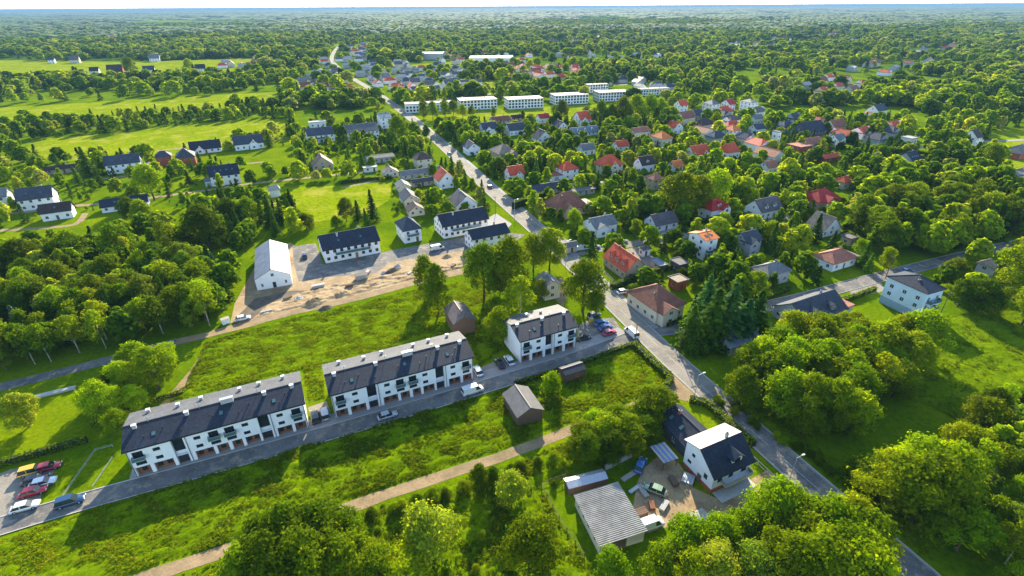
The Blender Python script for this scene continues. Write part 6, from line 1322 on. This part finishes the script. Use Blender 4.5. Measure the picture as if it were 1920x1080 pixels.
# near ones singly, the rest as one mass
for t in TREES:
    d_ = P(t['x'], t['y'], 0)[1] - P(t['x'], t['y'], t['h'])[1]; u, v = P(t['x'], t['y'], 0)
    t['px'] = d_ if (-60 < u < 1980 and v - d_ < 1085) else -1
    t['u'], t['v'] = u, v
TREES = [t for t in TREES if t['px'] > 0]
singles, rest = [], []
for cls, cap in (('bok', 300), ('c', 290), ('s', 290)):
    L_ = sorted([t for t in TREES if t['k'] in cls], key=lambda t: (-t['own'], -t['px'])); singles += L_[:cap]; rest += L_[cap:]
def relation(t):
    best = min(LAND, key=lambda l: (l[3] - t['x']) ** 2 + (l[4] - t['y']) ** 2 - l[5] ** 2); dist = math.hypot(best[3] - t['x'], best[4] - t['y'])
    if dist > best[5] + 16: return t['where'] or "near the " + best[0]
    du, dv = t['u'] - best[1], t['v'] - best[2]
    return ("left of the " if du < 0 else "right of the ") + best[0] if abs(du) > abs(dv) * 1.3 else ("behind the " if dv < 0 else "in front of the ") + best[0]
cnt = {}
for i, t in enumerate(singles):
    k = t['k']; ms = CR[k]; vi = (i * 7 + 3) % len(ms); h = t['h']; wd = h * t['wf'] * random.uniform(.95, 1.05)
    root = empty({'b': 'broadleaf_tree', 'o': 'upright_tree', 's': 'shrub', 'k': 'birch_tree', 'c': 'spruce_tree'}[k], (t['x'], t['y'], 0), random.uniform(0, 6.28))
    root.scale = (wd, wd, h)
    size = ('tall ' if h > 10.5 else 'small ' if h < 6.5 else '') if k != 's' else ''
    lab = t['label'] or "%s%s %s %s" % (size, t['t'], KN[k], relation(t))
    tag(root, lab, 'shrub' if k == 's' else 'tree', None if t['label'] else lab.replace("small ", "").replace("tall ", ""))
    cr = inst("crown", ms[vi], root); c = TINT[t['t']]; j = random.uniform(.75, 1.18); cr.color = (c[0] * j * random.uniform(.80, 1.08), c[1] * j, c[2] * j, 1)
    tk = inst("trunk" if k != 's' else "stem", TK[k][vi % 2], root)
FARK = {}
lowb = [crown_mesh('b', 900 + i, 640, .075, L_far) for i in range(4)] + [crown_mesh('o', 950, 420, .062, L_far)]
L_firf = leafm("far_needles", [(0, (.045, .10, .004)), (1, (.07, .14, .006))], False, .2)
lowc = [fir_mesh(70, 12, 9, .055, L_firf)]
prot = [proto("far_tree", m_) for m_ in lowb + lowc]
pts, scl, idx = [], [], []
for t in rest:
    k = t['k']; pts.append((t['x'], t['y'], 0)); h = t['h']; scl.append((h * t['wf'], h * t['wf'], h)); idx.append(5 if k == 'c' else (4 if k == 'o' else random.randrange(4)))
# woods and tree belts out to three kilometres
N = 190000; ang = RNG.uniform(R(-51), R(51), N); rr = np.sqrt(RNG.uniform(330 ** 2, 3600 ** 2, N)); X = np.sin(ang) * rr; Y = np.cos(ang) * rr
aa = Y * cp_ + CAM_H * sp_; vv = 540 - (Y * sp_ - CAM_H * cp_) / aa * FPX; uu = 960 + X / aa * FPX
keep = (uu > -90) & (uu < 2010)
keep &= ~((vv > 205) & (uu < 1720)) & ~((vv > 235))
def nz(s, o_): return np.array([mnoise.noise(Vector((x * s, y * s * 2.6, o_))) for x, y in zip(X[keep], Y[keep])])
X, Y, rr, uu, vv = X[keep], Y[keep], rr[keep], uu[keep], vv[keep]; keep = np.ones(len(X), bool)
dn = nz(.0035, 2.0) + .5 * nz(.012, 7.0)
keep = (dn > .05) | (RNG.random(len(X)) < .10)
for o_ in OPEN: keep &= ~inside_np(o_, X, Y)
for o_ in VILL: keep &= ~(inside_np(o_, X, Y) & (RNG.random(len(X)) < .72))
X, Y, rr, uu, vv = X[keep], Y[keep], rr[keep], uu[keep], vv[keep]
keep = np.ones(len(X), bool)
for f in FOOT:
    if f[1] > 280: keep &= np.hypot(X - f[0], Y - f[1]) > max(f[3], f[4]) / 2 + 3.5
for b in BBOX:       # the village roofs stay in view
    if b[4] > 280: keep &= ~((uu > b[0] - 2) & (uu < b[2] + 2) & (vv > b[3] - 2) & (vv < b[3] + 900 * 6.0 / np.maximum(rr, 1)) & (Y < b[4]) & (RNG.random(len(X)) < .8))
l = BLOCK_LINES[0][0]
for i in range(0, len(l) - 1, 2):
    keep &= np.hypot(X - l[i][0], Y - l[i][1]) > (10 if l[i][1] > 300 else 7.5)
X, Y, rr = X[keep], Y[keep], rr[keep]
# thin to an even canopy
g_ = {}
for x, y, r_ in zip(X, Y, rr):
    cs = 6.5 if r_ < 900 else 9.0 if r_ < 1600 else 12.0
    q = (int(x // cs), int(y // cs), cs)
    if q in g_: continue
    g_[q] = 1; h = random.choice([1, 1, 1, .6, 1.25]) * random.uniform(7.5, 13); wv = h * random.uniform(1.0, 1.8) * (1 if r_ < 900 else 1.25 if r_ < 1600 else 1.6)
    pts.append((x, y, 0)); scl.append((wv, wv, h)); idx.append(5 if random.random() < .09 else random.randrange(5))
print("scattered trees", len(pts), "single", len(singles))
rot = np.zeros((len(pts), 3)); rot[:, 2] = RNG.uniform(0, 6.28, len(pts))
fo = scatter("far_woodland", pts, scl, rot, idx, prot); tag(fo, "mass of green woodland and garden trees spreading to the middle distance", "woodland")
# distant woods: long bumpy canopies
def canopy(seed):
    r = np.random.default_rng(seed); q = MB(); nx, ny = 26, 9
    q.v = []
    for j in range(ny):
        for i in range(nx):
            e = min(1, 3.2 * min(i, nx - 1 - i) / nx) * min(1, 4 * min(j, ny - 1 - j) / ny)
            q.v.append(((i / (nx - 1) - .5) * 260 + r.normal() * 3, (j / (ny - 1) - .5) * 90 + r.normal() * 3, -1 + e ** .5 * (9 + r.uniform(0, 5))))
    q.f = [(j * nx + i, j * nx + i + 1, (j + 1) * nx + i + 1, (j + 1) * nx + i) for j in range(ny - 1) for i in range(nx - 1)]; q.m = [0] * len(q.f)
    return q.mesh("canopy", MATS["canopy"])
m, n, b, o = nodes_of("canopy"); oi = n.nodes.new("ShaderNodeObjectInfo"); rp = ramp(n, oi.outputs['Random'], [(0, (.025, .06, .004)), (.6, (.06, .12, .005)), (1, (.11, .18, .006))]); nzz = noise_node(n, .12, 4, .7); kk = ramp(n, nzz.outputs[0], [(.3, (.5, .5, .5)), (.7, (1.4, 1.4, 1.4))])
n.links.new(mixc(n, 1.0, rp.outputs[0], kk.outputs[0], 'MULTIPLY'), b.inputs['Base Color']); b.inputs['Roughness'].default_value = .95; MATS["canopy"] = m
pr2 = [proto("canopy", canopy(k)) for k in range(4)]
N = 5200; ang = RNG.uniform(R(-50), R(50), N); rr = np.exp(RNG.uniform(math.log(2100), math.log(26000), N)); X = np.sin(ang) * rr; Y = np.cos(ang) * rr
dn = np.array([mnoise.noise(Vector((x * .0007, y * .0013, 1))) for x, y in zip(X, Y)]); k = dn > -.12; X, Y, rr = X[k], Y[k], rr[k]
s = np.clip(rr / 3500, .5, 5) * RNG.uniform(.6, 1.5, len(X)); rot = np.zeros((len(X), 3)); rot[:, 2] = RNG.normal(.05, .25, len(X))
fw = scatter("distant_woods", np.stack([X, Y, np.zeros(len(X))], 1), np.stack([s, s * 1.2, RNG.uniform(.9, 1.5, len(X))], 1), rot, RNG.integers(0, 4, len(X)), pr2); tag(fw, "dark bands of distant woods fading to blue at the horizon", "woodland")

# ================================================================== haze
q = MB(); q.box(-26000, 26000, -300, 45000, -1.5, 84.0); hz = q.build("haze", [])
m = bpy.data.materials.new("haze_air"); m.use_nodes = True; n = m.node_tree; n.nodes.clear(); o = n.nodes.new("ShaderNodeOutputMaterial"); pv = n.nodes.new("ShaderNodeVolumePrincipled")
pv.inputs['Color'].default_value = (.19, .36, .57, 1); pv.inputs['Density'].default_value = HAZE; pv.inputs['Anisotropy'].default_value = 0.0
n.links.new(pv.outputs[0], o.inputs['Volume']); hz.data.materials.append(m); hz["kind"] = "stuff"; tag(hz, "thin blue haze lying over the distant land", "haze")
